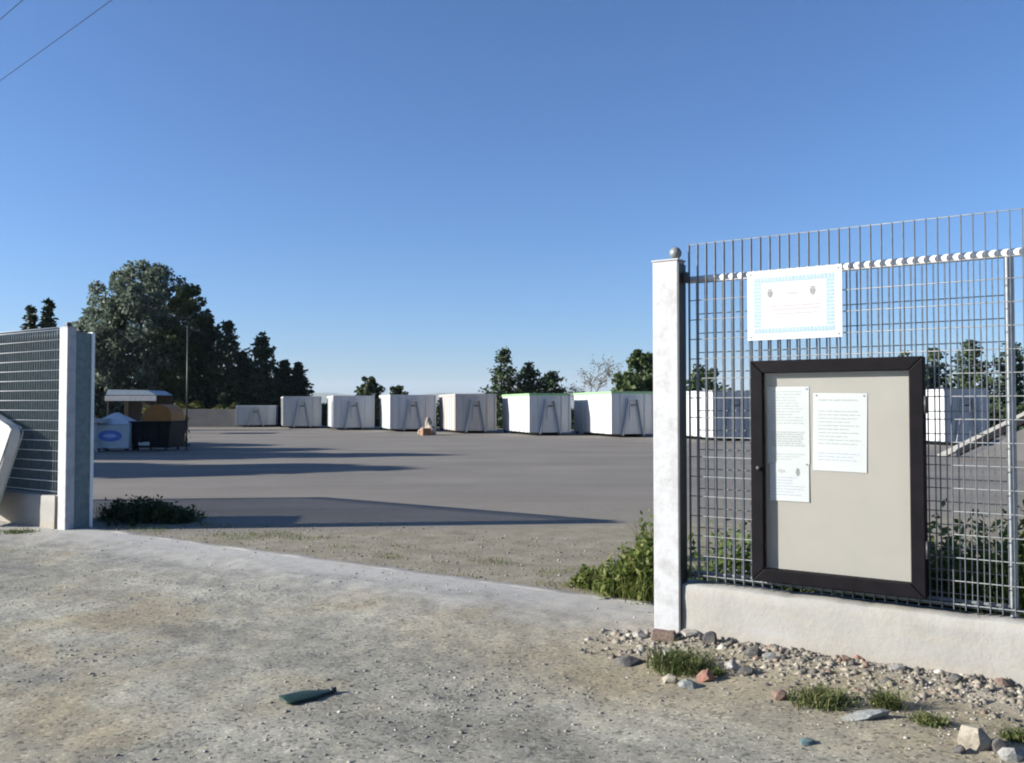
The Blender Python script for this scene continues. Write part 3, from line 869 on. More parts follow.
# ------------------------------------------------------------------ mattress leaning on the left fence
def mattress():
    w, h, th = 1.3, 1.30, 0.18
    bm = bmesh.new()
    add_box(bm, -w, 0, -th, 0, 0, h, 0.0)
    bmesh.ops.subdivide_edges(bm, edges=bm.edges[:], cuts=10, use_grid_fill=True)
    for v in bm.verts:
        x, y, z = v.co
        fx, fz = min(-x, w + x), min(z, h - z)
        e = min(fx, fz)
        k = 1 - math.exp(-e / 0.07)
        mid = -th / 2
        v.co.y = mid + (y - mid) * (0.72 + 0.28 * k) + 0.012 * mnoise.noise(Vector((x * 3, y * 2, z * 3)))
        r = 0.17
        if fx < r and fz < r:
            cx = -r if -x < w / 2 else -(w - r); cz = r if z < h / 2 else h - r
            d = Vector((x - cx, 0, z - cz))
            if d.length > r:
                d = d.normalized() * r
                v.co.x, v.co.z = cx + d.x, cz + d.z
    xr, zr = on_fence(29, 440, -0.05, PL)
    t = thing('mattress', 'old white mattress leaning tilted against the left fence', 'mattress', PL + FD * (xr - 0.36) + FB * (-0.30) + Vector((0, 0, 0.02)), FRZ)
    o = obj('cover', bm, 'mattress_cloth', t, True)
    s = o.modifiers.new('sub', 'SUBSURF'); s.levels = 1; s.render_levels = 1
    pts = []
    for y in (-0.012, -th + 0.012):
        pp = [(-w + 0.1, y, h - 0.01), (-0.1, y, h - 0.01), (-0.035, y, h - 0.035), (-0.012, y, h - 0.1), (-0.012, y, 0.1), (-0.035, y, 0.035), (-0.1, y, 0.012), (-w + 0.1, y, 0.012)]
        obj('piping', tube(pp, 0.011, 6), 'mattress_band', o, True)
    t.rotation_euler = (math.radians(-24), 0, 0)
    t.rotation_euler = (Matrix.Rotation(FRZ, 4, 'Z') @ Matrix.Rotation(math.radians(-10), 4, 'X') @ Matrix.Rotation(math.radians(15), 4, 'Y')).to_euler()
    return t
mattress()
stk = obj('rusty_rod', tube([(0, 0, -0.05), (0.004, 0, 0.42)], 0.006, 6), 'rust', None, True)
stk.location = PL + FD * (-0.022) + FB * -0.02
tag(stk, 'thin rusty rod stuck between base wall stub and left pillar', 'rod')

# ------------------------------------------------------------------ roll-off containers
def container(label, corner, ang, w=2.45, L=6.0, h=2.3, mat='paint_white', group='roll-off containers in a row', top='paint_white', nr=7, x_open=False):
    t = thing('skip_container', label, 'container', corner, ang, group)
    z0 = 0.17
    obj('floor', box(0.05, w - 0.05, 0.05, L - 0.05, z0, z0 + 0.08), mat, t)
    for x in (w * 0.5 - 0.55, w * 0.5 + 0.47):
        obj('skid_rail', box(x, x + 0.08, 0.02, L - 0.02, 0.0, z0 - 0.002), 'black_metal', t)
    for x in (0.08, w - 0.22):
        bm = bmesh.new()
        bmesh.ops.create_cone(bm, cap_ends=True, segments=16, radius1=0.09, radius2=0.09, depth=0.14, matrix=Matrix.Translation((x + 0.07, L - 0.25, 0.09)) @ Matrix.Rotation(math.pi / 2, 4, 'Y'))
        obj('roller', bm, 'black_metal', t, True)
    for x0 in (0.04, w - 0.08):
        obj('side_wall', box(x0, x0 + 0.04, 0.042, L - 0.042, z0 + 0.082, h - 0.12), mat, t)
    obj('front_wall', box(0.04, w - 0.04, 0.0, 0.04, z0, h - 0.12), mat, t)
    door = obj('rear_door', box(0.04, w - 0.04, L - 0.04, L, z0, h - 0.14), mat, t)
    for zz in (0.25, 0.55, 0.85):
        obj('hinge', box(0.0, 0.12, L + 0.001, L + 0.05, h * zz - 0.05, h * zz + 0.05), 'black_metal', door)
    for x0 in (0.0, w - 0.12):
        obj('top_rail', box(x0, x0 + 0.12, -0.03, L + 0.02, h - 0.118, h, 0.008), top, t)
    obj('top_rail', box(0.122, w - 0.122, -0.03, 0.08, h - 0.118, h, 0.008), top, t)
    for i in range(nr):
        y = 0.35 + (L - 0.75) * i / (nr - 1)
        for x0, x1 in ((0.014, 0.038), (w - 0.038, w - 0.014)):
            obj('rib', box(x0, x1, y, y + 0.10, z0, h - 0.12, 0.006), mat, t)
    for x in (0.0, w - 0.09):
        obj('corner_post', box(x, x + 0.09, -0.06, -0.002, z0, h - 0.12, 0.006), mat, t)
    for x in (w * 0.21, w * 0.79 - 0.05):
        obj('rib', box(x, x + 0.05, -0.035, -0.002, z0, h - 0.12, 0.004), mat, t)
    # A-shaped hook frame on the end that faces us
    for s in (-1, 1):
        xa, xb = w / 2 + s * 0.58, w / 2 + s * 0.24
        z_t = h * 0.82
        k = 0.045
        obj('hook_frame_bar', prism([(xa - k, z0 - 0.06), (xa + k, z0 - 0.06), (xb + k, z_t), (xb - k, z_t)], -0.17, -0.003), 'bar_shadow_grey', t)
    obj('hook_frame_bar', box(w / 2 - 0.30, w / 2 + 0.30, -0.171, -0.004, h * 0.82 + 0.001, h * 0.82 + 0.09), mat, t)
    obj('hook_plate', box(w / 2 - 0.17, w / 2 + 0.17, -0.035, -0.003, h * 0.36, h * 0.81), mat, t)
    bm = tube([(w / 2 - 0.14, -0.13, h * 0.70), (w / 2 + 0.14, -0.13, h * 0.70)], 0.028, 8)
    obj('hook_bar', bm, 'black_metal', t, True)
    return t
TH = math.radians(15)
spots = [
    (283, 65.5, 2.35, 'paint_grey', TH + .015, 'second container from the left, whitish, beside the low grey skip'),
    (333, 61, 2.35, 'paint_white', TH + .01, 'third container from the left, below the small bush behind'),
    (390, 57, 2.35, 'paint_white', TH, 'white container with sacks and cardboard heaped before it'),
    (455, 53.2, 2.35, 'paint_cream', TH - .02, 'cream container right of the sack heap, brownest of the row'),
    (529, 49.3, 2.32, 'paint_white', TH, 'white container in front of the dark conifers, middle of row'),
    (611, 46.5, 2.38, 'paint_white', TH, 'large white container just left of the right gate pillar'),
    (712, 41.5, 2.34, 'paint_white', TH, 'white container seen through fence bars left of the notice board'),
    (826, 39.0, 2.34, 'paint_white', TH, 'white container hidden behind the notice board'),
    (943, 36.5, 2.34, 'paint_white', TH, 'whitish container seen through fence right of the notice board'),
]
for i, (px, D, h, mt, th, lab) in enumerate(spots):
    if i == 7:
        continue
    c = at(px, D, -0.02)
    container(lab, c, th, (2.75, 2.8, 2.95, 2.5, 2.4, 2.4, 2.4, 2.4, 2.2)[i], 6.0, h, mt, top='pale_green' if i in (4, 5) else mt)
container('low grey open skip at left end of the container row', at(236, 70, -0.02), math.radians(12), 3.0, 4.2, 1.7, 'paint_grey', nr=5)

# heap of sacks before the fourth container
hp = at(427, 50.5, -0.02)
def lump(name, parent, loc, sx, sy, sz, mat, seed, sub=3, rough=0.5):
    bm = bmesh.new()
    bmesh.ops.create_icosphere(bm, subdivisions=sub, radius=1.0)
    off = Vector((seed * 3.1, seed * 1.7, 0))
    for v in bm.verts:
        n = 1 + rough * mnoise.noise(v.co * 1.4 + off) + rough * 0.6 * mnoise.noise(v.co * 3.3 + off)
        v.co = Vector((v.co.x * sx * n, v.co.y * sy * n, (max(v.co.z, -0.75) * n + 0.75) * sz / 1.75))
    o = obj(name, bm, mat, parent, True)
    o.location = loc
    return o
for (dx, dy, s, hgt, lab) in ((-0.25, 0, 0.24, 0.40, 'pale sack, left one of the heap before the white container'), (0.25, 0.1, 0.24, 0.5, 'pale sack, right one of the heap before the white container'), (0.05, 0.6, 0.2, 0.9, 'tall pale sack at back of the heap before the white container')):
    tag(lump('sack', None, hp + Vector((dx, dy, 0)), s, s * 0.9, hgt, 'sack_cloth', dx + 2), lab, 'sack', 'sacks before the containers')
cb = thing('cardboard_box', 'brown cardboard box lying at the front of the sack heap', 'box', hp + Vector((0.0, -0.75, 0)), 0.5)
obj('carton', box(-0.25, 0.25, -0.2, 0.2, 0, 0.4, 0.01), 'cardboard', cb)
obj('flap', box(-0.25, 0.25, -0.38, -0.205, 0.385, 0.395, 0.0, Matrix.Rotation(0.0, 4, 'X')), 'cardboard', cb)

# ------------------------------------------------------------------ bins and small things beyond the left pillar
D0 = 32.5
def peaked_bin():
    t = thing('recycling_bin', 'light grey bin with peaked lid and blue oval logo', 'bin', at(117, D0, -0.02), math.radians(3))
    w, d, hs, hp_ = 0.67, 0.6, 0.95, 1.36
    bm = bmesh.new()
    lo = [bm.verts.new((x * w * 0.94, y * d * 0.94, 0.1)) for x, y in ((-1, -1), (1, -1), (1, 1), (-1, 1))]
    hi = [bm.verts.new((x * w, y * d, hs)) for x, y in ((-1, -1), (1, -1), (1, 1), (-1, 1))]
    bm.faces.new(lo[::-1]); bm.faces.new(hi)
    for i in range(4): bm.faces.new((lo[i], lo[(i + 1) % 4], hi[(i + 1) % 4], hi[i]))
    body = bev(obj('body', bm, 'bin_grey', t), 0.03)
    bm = bmesh.new()
    b0 = [bm.verts.new((x * (w + .03), y * (d + .03), hs + 0.004)) for x, y in ((-1, -1), (1, -1), (1, 1), (-1, 1))]
    b1 = [bm.verts.new((x * 0.08, y * 0.08, hp_)) for x, y in ((-1, -1), (1, -1), (1, 1), (-1, 1))]
    bm.faces.new(b0[::-1]); bm.faces.new(b1)
    for i in range(4): bm.faces.new((b0[i], b0[(i + 1) % 4], b1[(i + 1) % 4], b1[i]))
    lid = bev(obj('lid', bm, 'bin_grey', t), 0.02)
    obj('lifting_ring', tube([(0.1 * math.cos(a), 0, hp_ + 0.1 + 0.1 * math.sin(a)) for a in [6.283 * k / 14 for k in range(15)]], 0.015, 6), 'galvanised_rod', lid, True)
    for (rx, rz, dy, mm) in ((0.42, 0.20, 0.0, 'logo_blue'), (0.24, 0.07, 0.004, 'logo_pale')):
        bm = bmesh.new()
        pts = [(rx * math.cos(6.283 * k / 28), 0.55 + rz * math.sin(6.283 * k / 28)) for k in range(28)]
        bm = prism(pts, -d * 0.985 - 0.006 - dy, -d * 0.985 + 0.01)
        obj('logo', bm, mm, body)
    for x in (-0.5, 0.5):
        for y in (-0.4, 0.4):
            obj('foot', box(x - 0.06, x + 0.06, y - 0.06, y + 0.06, 0, 0.1), 'black_metal', t)
peaked_bin()
def dark_bin():
    t = thing('waste_skip', 'dark skip heaped under an orange hood beside the grey bin', 'skip', at(159, D0 + 0.3, -0.02), math.radians(-4))
    w, d = 0.76, 0.7
    bm = bmesh.new()
    lo = [bm.verts.new((x * w * 0.86, y * d * 0.9, 0.12)) for x, y in ((-1, -1), (1, -1), (1, 1), (-1, 1))]
    hi = [bm.verts.new((x * w, y * d, 1.0)) for x, y in ((-1, -1), (1, -1), (1, 1), (-1, 1))]
    bm.faces.new(lo[::-1]); bm.faces.new(hi)
    for i in range(4): bm.faces.new((lo[i], lo[(i + 1) % 4], hi[(i + 1) % 4], hi[i]))
    bev(obj('body', bm, 'dark_plastic', t), 0.03)
    obj('rim', box(-w - 0.03, w + 0.03, -d - 0.03, d + 0.03, 1.002, 1.06, 0.01), 'dark_plastic', t)
    prof = [(-0.28, 1.063)] + [(0.22 - 0.5 * math.cos(math.pi * k / 10), 1.30 + 0.36 * math.sin(math.pi * k / 10)) for k in range(11)] + [(0.72, 1.063)]
    bev(obj('hood', prism(prof, -0.55, 0.55), 'orange_plastic', t), 0.015)
    obj('label_plate', box(-0.42, -0.02, -d * 0.91 - 0.03, -d * 0.90 - 0.015, 0.2, 0.32, 0.003), 'sign_white', t)
    for x in (-0.3, 0.3):
        obj('rib', box(x - 0.03, x + 0.03, -d - 0.02, -d * 0.9, 0.3, 0.98), 'dark_plastic', t)
    for x in (-0.52, 0.52):
        for y in (-0.5, 0.5):
            bm = bmesh.new()
            bmesh.ops.create_cone(bm, cap_ends=True, segments=14, radius1=0.075, radius2=0.075, depth=0.05, matrix=Matrix.Translation((x, y, 0.075)) @ Matrix.Rotation(math.pi / 2, 4, 'Y'))
            obj('wheel', bm, 'black_metal', t, True)
dark_bin()
rk = thing('white_rack', 'white metal frame half hidden behind left gate post', 'rack', at(93, D0 - 0.9, -0.02), 0.0)
for x in (0.08, -0.5):
    obj('leg', box(x, x + 0.08, 0, 0.06, 0, 1.0, 0.008), 'white_paint', rk)
    obj('leg', box(x, x + 0.08, 0.6, 0.66, 0, 1.0, 0.008), 'white_paint', rk)
obj('top_board', box(-0.55, 0.42, -0.02, 0.68, 1.002, 1.16, 0.01), 'white_paint', rk)
obj('shelf', box(-0.41, 0.075, 0.0, 0.66, 0.4, 0.44, 0.005), 'white_paint', rk)
# shelter under the trees
sh_ = thing('shelter', 'small shelter with white roof edge under the left trees', 'shelter', at(131, 52, -0.1), 0.0)
hw = 1.45
obj('roof', prism([(-hw, 2.35), (hw, 2.35), (hw - 0.5, 2.62), (-hw + 0.1, 2.66)], 0.0, 2.6), 'roof_sheet', sh_)
obj('fascia', box(-hw - 0.03, hw + 0.03, -0.06, -0.002, 2.0, 2.3, 0.01), 'white_paint', sh_)
for x in (-hw + 0.05, hw - 0.13):
    for y in (0.05, 2.4):
        obj('post', box(x, x + 0.08, y, y + 0.08, 0, 2.348), 'dark_wood', sh_)
obj('back_wall', box(-hw + 0.02, hw - 0.02, 2.5, 2.55, 0, 2.348), 'dark_wood', sh_)
# slim pole
pl = thing('metal_pole', 'slim dark metal pole standing right of the orange hooded skip', 'pole', at(187, D0 - 0.5, -0.02), 0)
obj('shaft', tube([(0, 0, 0), (0, 0, 4.4)], [0.028, 0.02], 10), 'black_metal', pl, True)
obj('base_plate', box(-0.12, 0.12, -0.12, 0.12, 0, 0.02), 'galvanised_dark', pl)
obj('cap', tube([(0, 0, 4.4), (0, 0, 4.46)], [0.05, 0.02], 10), 'black_metal', pl, True)
# low far wall
fw = obj('boundary_wall', box(0, 5.2, 0, 0.25, -0.1, 1.4, 0.01), 'ramp_concrete')
fw.location = at(180, 70.5, -0.02)
tag(fw, 'low grey boundary wall under the dark conifers left of the skips', 'wall')

# loading ramp on the far right
def ramp_():
    a = G(946, 456); D2 = 26.0
    b = at(1030, D2, 0); b.z = 0
    zt = zat(413, D2)
    d = Vector((b.x - a.x, b.y - a.y, 0)); L = d.length; ang = math.atan2(d.y, d.x)
    t = thing('loading_ramp', 'grey concrete loading ramp rising to the right behind the fence', 'ramp', (a.x, a.y, -0.02), ang)
    s = zt / L
    Lx = L * 1.9
    bm = bmesh.new()
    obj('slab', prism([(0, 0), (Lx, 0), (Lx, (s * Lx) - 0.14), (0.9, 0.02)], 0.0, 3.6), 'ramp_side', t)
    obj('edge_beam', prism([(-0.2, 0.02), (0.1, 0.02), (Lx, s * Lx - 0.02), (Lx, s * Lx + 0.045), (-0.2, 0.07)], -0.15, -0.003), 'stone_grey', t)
    obj('edge_shade_strip', prism([(0.5, s * 0.5 - 0.2), (Lx, s * Lx - 0.27), (Lx, s * Lx - 0.022), (0.5, s * 0.5 + 0.0)], -0.165, -0.004), 'frame_metal', t)  # near-black strip standing for the shade under the edge beam
ramp_()

# ------------------------------------------------------------------ trees
GR = 'trees beyond the yard'
broad_tree('poplar_tree', 'tallest grey green leafy tree at left behind the gate post', at(140, 76, -0.1), zat(262, 76), [(0.04, 2.2), (0.2, 4.6), (0.45, 5.6), (0.7, 5.0), (0.86, 3.6), (0.95, 2.2), (1.0, 1.0)], 'leaf_poplar', 1, 230, 130, 0.18, 0.85, 0.3, group=GR, clump_r=1.35)
broad_tree('poplar_tree', 'shorter grey green tree left of the tallest one, over the gate post', at(98, 74, -0.1), zat(298, 74), [(0.04, 2.0), (0.25, 3.2), (0.6, 3.2), (0.85, 1.9), (1.0, 0.6)], 'leaf_poplar', 2, 70, 140, 0.18, 0.85, 0.22, group=GR, clump_r=1.2)
broad_tree('leafy_tree', 'dark leafy tree filling the right flank of the tallest tree', at(186, 75, -0.1), zat(282, 75), [(0.04, 2.4), (0.3, 3.5), (0.6, 3.0), (0.85, 1.8), (1.0, 0.5)], 'leaf_hedge', 3, 75, 90, 0.22, 0.85, 0.24, group=GR, clump_r=1.15)
for (px, D, py, r, lab, sd) in (
    (90, 76, 322, 2.4, 'dark conifer rising right behind the left gate post', 10),
    (168, 75, 334, 2.4, 'short dark conifer before the tallest tree, behind the orange skip', 11),
    (206, 75, 306, 2.6, 'dark conifer standing at the right foot of the tallest tree', 12),
    (227, 74, 318, 2.5, 'dark pointed conifer, third from right end of left tree group', 13),
    (262, 75, 330, 2.7, 'dark conifer with ragged top, second from right end of left group', 14),
    (243, 78, 350, 2.4, 'low dark conifer filling the gap beside the ragged topped one', 18),
    (284, 77, 358, 2.1, 'small dark conifer near the right end of left tree group', 15),
    (298, 79, 361, 1.9, 'smallest dark conifer at right end of left tree group', 16)):
    conifer_tree('conifer_tree', lab, at(px, D, -0.1), zat(py, D), r, 'leaf_conifer', sd, 30, 9, 0.19, 0.03, GR, power=0.75)
for (px, D, py, r, lab, sd) in ((30, 60, 301, 1.5, 'dark conifer tip showing over left fence near picture edge', 20), (47, 60, 294, 1.5, 'dark conifer tip over left fence nearest the white pillar', 21)):
    conifer_tree('conifer_tree', lab, at(px, D, -0.1), zat(py, D), r, 'leaf_conifer', sd, 26, 7, 0.18, 0.05, GR)
broad_tree('young_tree', 'small bushy tree peeping over the third and fourth containers', at(369, 92, -0.1), zat(376, 92), [(0.1, 1.0), (0.5, 1.5), (0.8, 1.1), (1.0, 0.5)], 'leaf_hedge', 33, 45, 60, 0.2, 0.85, 0.12, group=GR, clump_r=0.6)
broad_tree('young_tree', 'tiny bush top just right of the small bushy tree', at(398, 94, -0.1), zat(385, 94), [(0.2, 0.9), (0.5, 1.4), (0.8, 1.1), (1.0, 0.5)], 'leaf_hedge', 31, 20, 60, 0.2, 0.85, 0.12, group=GR, clump_r=0.6)
conifer_tree('spruce_tree', 'tallest open branched conifer behind the middle containers', at(504, 72, -0.1), zat(345, 72), 2.3, 'leaf_spruce', 40, 22, 8, 0.17, 0.05, GR, droop=0.05, power=0.7, gap=0.15)
conifer_tree('spruce_tree', 'middle conifer behind containers, just right of the tallest one', at(529, 73, -0.1), zat(361, 73), 2.2, 'leaf_spruce', 41, 20, 8, 0.17, 0.05, GR, droop=0.05, power=0.6, gap=0.1)
conifer_tree('spruce_tree', 'lowest conifer behind containers, beside the thin bare tree', at(551, 72, -0.1), zat(371, 72), 2.0, 'leaf_spruce', 42, 18, 8, 0.17, 0.05, GR, droop=0.0, power=0.55, gap=0.1)
broad_tree('leafy_tree', 'dense dark green leafy tree behind the right gate pillar', at(641, 66, -0.1), zat(349, 66), [(0.05, 1.8), (0.35, 2.4), (0.6, 2.2), (0.85, 1.4), (1.0, 0.5)], 'leaf_broad', 43, 60, 90, 0.2, 0.85, 0.2, group=GR, clump_r=0.8)
# thin almost bare tree
def bare_tree():
    rng = np.random.default_rng(50)
    t = thing('bare_tree', 'thin almost leafless tree between conifers and leafy tree', 'tree', at(590, 70, -0.1), 0, GR)
    hh = zat(354, 70)
    bm = bmesh.new(); tips = []
    def grow(p, d, L, r, lvl):
        q = p + d * L
        mid = p.lerp(q, 0.5) + Vector(rng.normal(scale=0.05 * L, size=3))
        add_tube(bm, [p, mid, q], [r, r * 0.8, r * 0.6], 5, False)
        if lvl == 0:
            tips.append(q); return
        for k in range(rng.integers(3, 5)):
            nd = (d + Vector(rng.normal(scale=0.55, size=3))).normalized(); nd.z = abs(nd.z) * 0.8 + 0.12
            grow(q if k < 2 else mid, nd.normalized(), L * rng.uniform(0.55, 0.8), r * 0.55, lvl - 1)
            tips.append(q)
    grow(Vector((0, 0, 0)), Vector((0, 0, 1)), hh * 0.40, 0.10, 4)
    obj('trunk', bm, 'bark_pale', t, True)
    T = np.array([tuple(x) for x in tips])
    P = np.repeat(T, 3, 0) + rng.normal(scale=0.14, size=(len(T) * 3, 3))
    V, F = leaf_quads(rng, P, 0.07)
    obj('crown', np_mesh('crown', V, F), 'leaf_sparse', t)
bare_tree()
broad_tree('leafy_tree', 'round leafy tree top seen through fence beside right pillar', at(708, 64, -0.1), zat(364, 64), [(0.1, 1.0), (0.5, 1.7), (0.8, 1.3), (1.0, 0.5)], 'leaf_broad', 51, 30, 70, 0.18, 0.85, 0.15, group=GR, clump_r=0.7)
for (px, D, py, r, lab, sd) in ((905, 56, 350, 1.5, 'dark conifer showing just right of the notice board top', 60), (935, 57, 345, 1.6, 'second dark conifer from the notice board, behind fence', 61), (972, 55, 336, 2.1, 'tallest dark conifer behind the right part of fence', 62), (1012, 56, 338, 1.9, 'dark conifer behind fence at right picture edge', 63)):
    conifer_tree('spruce_tree', lab, at(px, D, -0.1), zat(py, D), r, 'leaf_spruce', sd, 22, 7, 0.15, 0.05, GR, droop=0.05, power=0.65, gap=0.1)
# trees off to the left whose shadows lie across the yard
SHAD = -SUN_DIR
def shadow_tree(px, py, h, r, sd, lab):
    tip = G(px, py)
    p = tip - SHAD * (h / math.tan(SUN_EL)); p.z = -0.1
    broad_tree('leafy_tree', lab, p, h, [(0.02, r * 0.7), (0.3, r), (0.6, r), (0.82, r * 0.72), (0.94, r * 0.38), (1.0, r * 0.1)], 'leaf_hedge', sd, 190, 110, 0.4, 0.88, 0.25, group=GR, clump_r=r * 0.34)
shadow_tree(372, 467, 9.5, 3.0, 70, 'leafy tree outside left of view casting the nearer long yard shadow')
shadow_tree(440, 454, 11.0, 2.2, 71, 'leafy tree outside left of view casting the farther long yard shadow')
shadow_tree(350, 449, 10.0, 2.6, 72, 'broad leafy tree outside left of view shading the bins')
shadow_tree(290, 444, 9.5, 3.0, 73, 'leafy tree outside left of view nearest the shelter shade')

# hedges (each a dense strip of leaves on stems)
def hedge(label, a, b, h, depth, mat, seed, n, leaf=0.16, name='hedge'):
    rng = np.random.default_rng(seed)
    d = Vector((b.x - a.x, b.y - a.y, 0)); L = d.length
    t = thing(name, label, 'hedge', (a.x, a.y, -0.1), math.atan2(d.y, d.x))
    s = rng.uniform(0, L, n)
    top = h * (0.82 + 0.18 * np.sin(s * 1.3 + seed) * np.sin(s * 0.47) + 0.12 * np.sin(s * 3.7 + 1))
    z = top * rng.uniform(0.0, 1, n) ** 0.7
    y = rng.normal(scale=depth * 0.32, size=n)
    P = np.stack([s, y, z], 1)
    V, F = leaf_quads(rng, P, leaf)
    obj('foliage', np_mesh('foliage', V, F), mat, t)
    bm = bmesh.new()
    for k in range(int(L / 1.5)):
        x = (k + 0.5) * 1.5
        add_tube(bm, [(x, 0, 0), (x + 0.1, 0.05, h * 0.6)], [0.05, 0.02], 5, False)
    obj('stems', bm, 'bark', t)
    return t
hedge('long dark hedge behind the container row', at(245, 84), at(660, 60), 1.95, 1.6, 'leaf_hedge', 5, 26000, 0.15)
hedge('dark hedge behind the containers right of the gate pillar', at(665, 58), at(1100, 48), 2.2, 1.5, 'leaf_hedge', 6, 14000, 0.15)
hedge('yellow green hedge top over the low boundary wall', at(176, 72), at(236, 72), 2.3, 1.0, 'leaf_yellow', 7, 4500, 0.13)
hedge('dark undergrowth along the foot of the left trees', at(60, 80), at(305, 88), 2.6, 2.5, 'leaf_hedge', 8, 12000, 0.2)
hedge('yellow green bush behind the orange hooded skip', at(146, 36), at(186, 36), 1.75, 0.8, 'leaf_yellow', 9, 2200, 0.07, 'bush')

# ------------------------------------------------------------------ weeds and grass
def weed_patch(name, label, cat, spots, seed, mat='leaf_weed', as_stuff=False, group=None):
    """spots: (centre, radius, height, leaves)"""
    rng = np.random.default_rng(seed)
    VV, FF, off = [], [], 0
    o0 = spots[0][0]
    base = Vector((o0.x, o0.y, o0.z))
    for (c, rad, hgt, n) in spots:
        q = np.array((c - base)[:])
        ns = max(4, n // 16)
        S = q + np.stack([rng.normal(scale=rad * 0.5, size=ns), rng.normal(scale=rad * 0.5, size=ns), np.zeros(ns)], 1)
        hs = hgt * rng.uniform(0.45, 1.05, ns) * np.exp(-((S[:, 0] - q[0]) ** 2 + (S[:, 1] - q[1]) ** 2) / (2 * rad * rad))
        lean = rng.normal(scale=0.16, size=(ns, 2))
        k = rng.integers(0, ns, n); f = rng.uniform(0.05, 1, n) ** 0.8
        P = S[k] + np.stack([lean[k, 0] * hs[k] * f, lean[k, 1] * hs[k] * f, hs[k] * f], 1) + rng.normal(scale=0.022, size=(n, 3))
        P[:, 2] = np.maximum(P[:, 2], q[2] + 0.005)
        V, F = leaf_quads(rng, P, 0.032, 0.2, 0.45)
        VV.append(V); FF.append(F + off); off += len(V)
        nb = n // 3
        B = q + np.stack([rng.normal(scale=rad * 0.55, size=nb), rng.normal(scale=rad * 0.55, size=nb), np.zeros(nb)], 1)
        V, F = blades(rng, B, hgt * 0.75, 0.0035, 0.7)
        VV.append(V); FF.append(F + off); off += len(V)
    o = obj(name, np_mesh(name, np.concatenate(VV), np.concatenate(FF)), mat)
    o.location = base
    tag(o, label, cat, group)
    if as_stuff: kind(o, 'stuff')
    return o
def gp(px, py, z=-0.02):
    p = G(px, py, z); return p
weed_patch('weed_clump', 'lit green weeds growing behind the sill left of right pillar', 'weeds', [
    (gp(640, 596), 0.24, 0.42, 1900), (gp(615, 590), 0.2, 0.28, 1100), (gp(660, 596), 0.25, 0.46, 1500), (gp(648, 575), 0.2, 0.42, 1200), (gp(590, 586), 0.14, 0.18, 500), (gp(650, 560), 0.12, 0.62, 260)], 3)
weed_patch('weed_clump', 'dark weeds in the shade right of left gate post', 'weeds', [
    (gp(150, 521), 0.38, 0.32, 1800), (gp(178, 522), 0.28, 0.26, 1000), (gp(125, 519), 0.3, 0.32, 1000)], 4, 'leaf_hedge')
sp = []
rng0 = random.Random(6)
for i in range(44):
    x = 0.25 + i * 0.105 + rng0.uniform(-0.06, 0.06); y = rng0.uniform(0.5, 1.1)
    tall = 0.66 + 0.36 * max(0.0, (x - 1.1)) / 1.5 + rng0.uniform(0, 0.2)
    c = PR + FD * x + FB * y; c.z = -0.02
    sp.append((c, 0.19, tall, 1000))
weed_patch('weeds', 'strip of green weeds growing behind the base wall and fence', 'weeds', sp, 8, 'leaf_fence_weed', as_stuff=True)
sp = []
for i in range(5):
    c = PR + FD * (1.95 + i * 0.42) + FB * (0.7 + 0.3 * (i % 2)); c.z = -0.02
    sp.append((c, 0.07, 1.0 + 0.12 * (i % 3), 150))
for i, s_ in enumerate(sp):
    weed_patch('tall_weed', ['tall thin weed behind fence nearest the notice board', 'second tall thin weed right of the notice board', 'third tall thin weed behind the fence right of the board', 'tall thin weed behind the fence near picture edge', 'tall thin weed behind the fence just past picture edge'][i], 'weeds', [s_], 20 + i, group='tall weeds behind the fence')
def tuft(label, c, rad, hgt, n, seed, mat='leaf_grass'):
    rng = np.random.default_rng(seed)
    B = np.stack([np.clip(rng.normal(scale=0.5, size=n), -1, 1) * rad, np.clip(rng.normal(scale=0.45, size=n), -0.9, 0.9) * rad, np.zeros(n)], 1)
    r2 = (B[:, 0] ** 2 + B[:, 1] ** 2) / (rad * rad)
    B = B[rng.uniform(size=n) > 0.55 * r2]
    n = len(B)
    hm = 0.55 + 0.9 * np.array([max(0.0, 0.5 + mnoise.noise(Vector((b[0] * 22, b[1] * 22, seed)))) for b in B])[:, None]
    V, F = blades(rng, B, hgt * hm, 0.0028, 1.3)
    P = B[: n // 2] + np.stack([rng.normal(scale=0.01, size=n // 2), rng.normal(scale=0.01, size=n // 2), hgt * rng.uniform(0.05, 0.6, n // 2)], 1)
    V2, F2 = leaf_quads(rng, P, 0.009, 0.3, 0.5)
    V, F = np.concatenate([V, V2]), np.concatenate([F, F2 + len(V)])
    o = obj('grass_tuft', np_mesh('grass_tuft', V, F), mat)
    o.location = (c.x, c.y, gz(c) + 0.0)
    return tag(o, label, 'grass', 'grass tufts by the wall')
tuft('grass tuft beside the red stone near right pillar foot', G(680, 668), 0.19, 0.12, 1300, 1)
tuft('small grass tuft right of the red stone', G(716, 676), 0.06, 0.05, 160, 2)
tuft('low grass tuft left of the flat grey slab', G(822, 706), 0.16, 0.08, 900, 3)
tuft('bright grass tuft right of the flat grey slab', G(886, 710), 0.075, 0.10, 420, 4)
tuft('dull grass tuft by the pale boulder at the bottom right', G(930, 726), 0.09, 0.045, 460, 5)
tuft('grass tuft at right picture edge above pale boulder', G(1016, 742), 0.08, 0.06, 260, 6)
kind(tuft('dry grass at the foot of left base wall', G(18, 531), 0.25, 0.05, 500, 7), 'stuff')
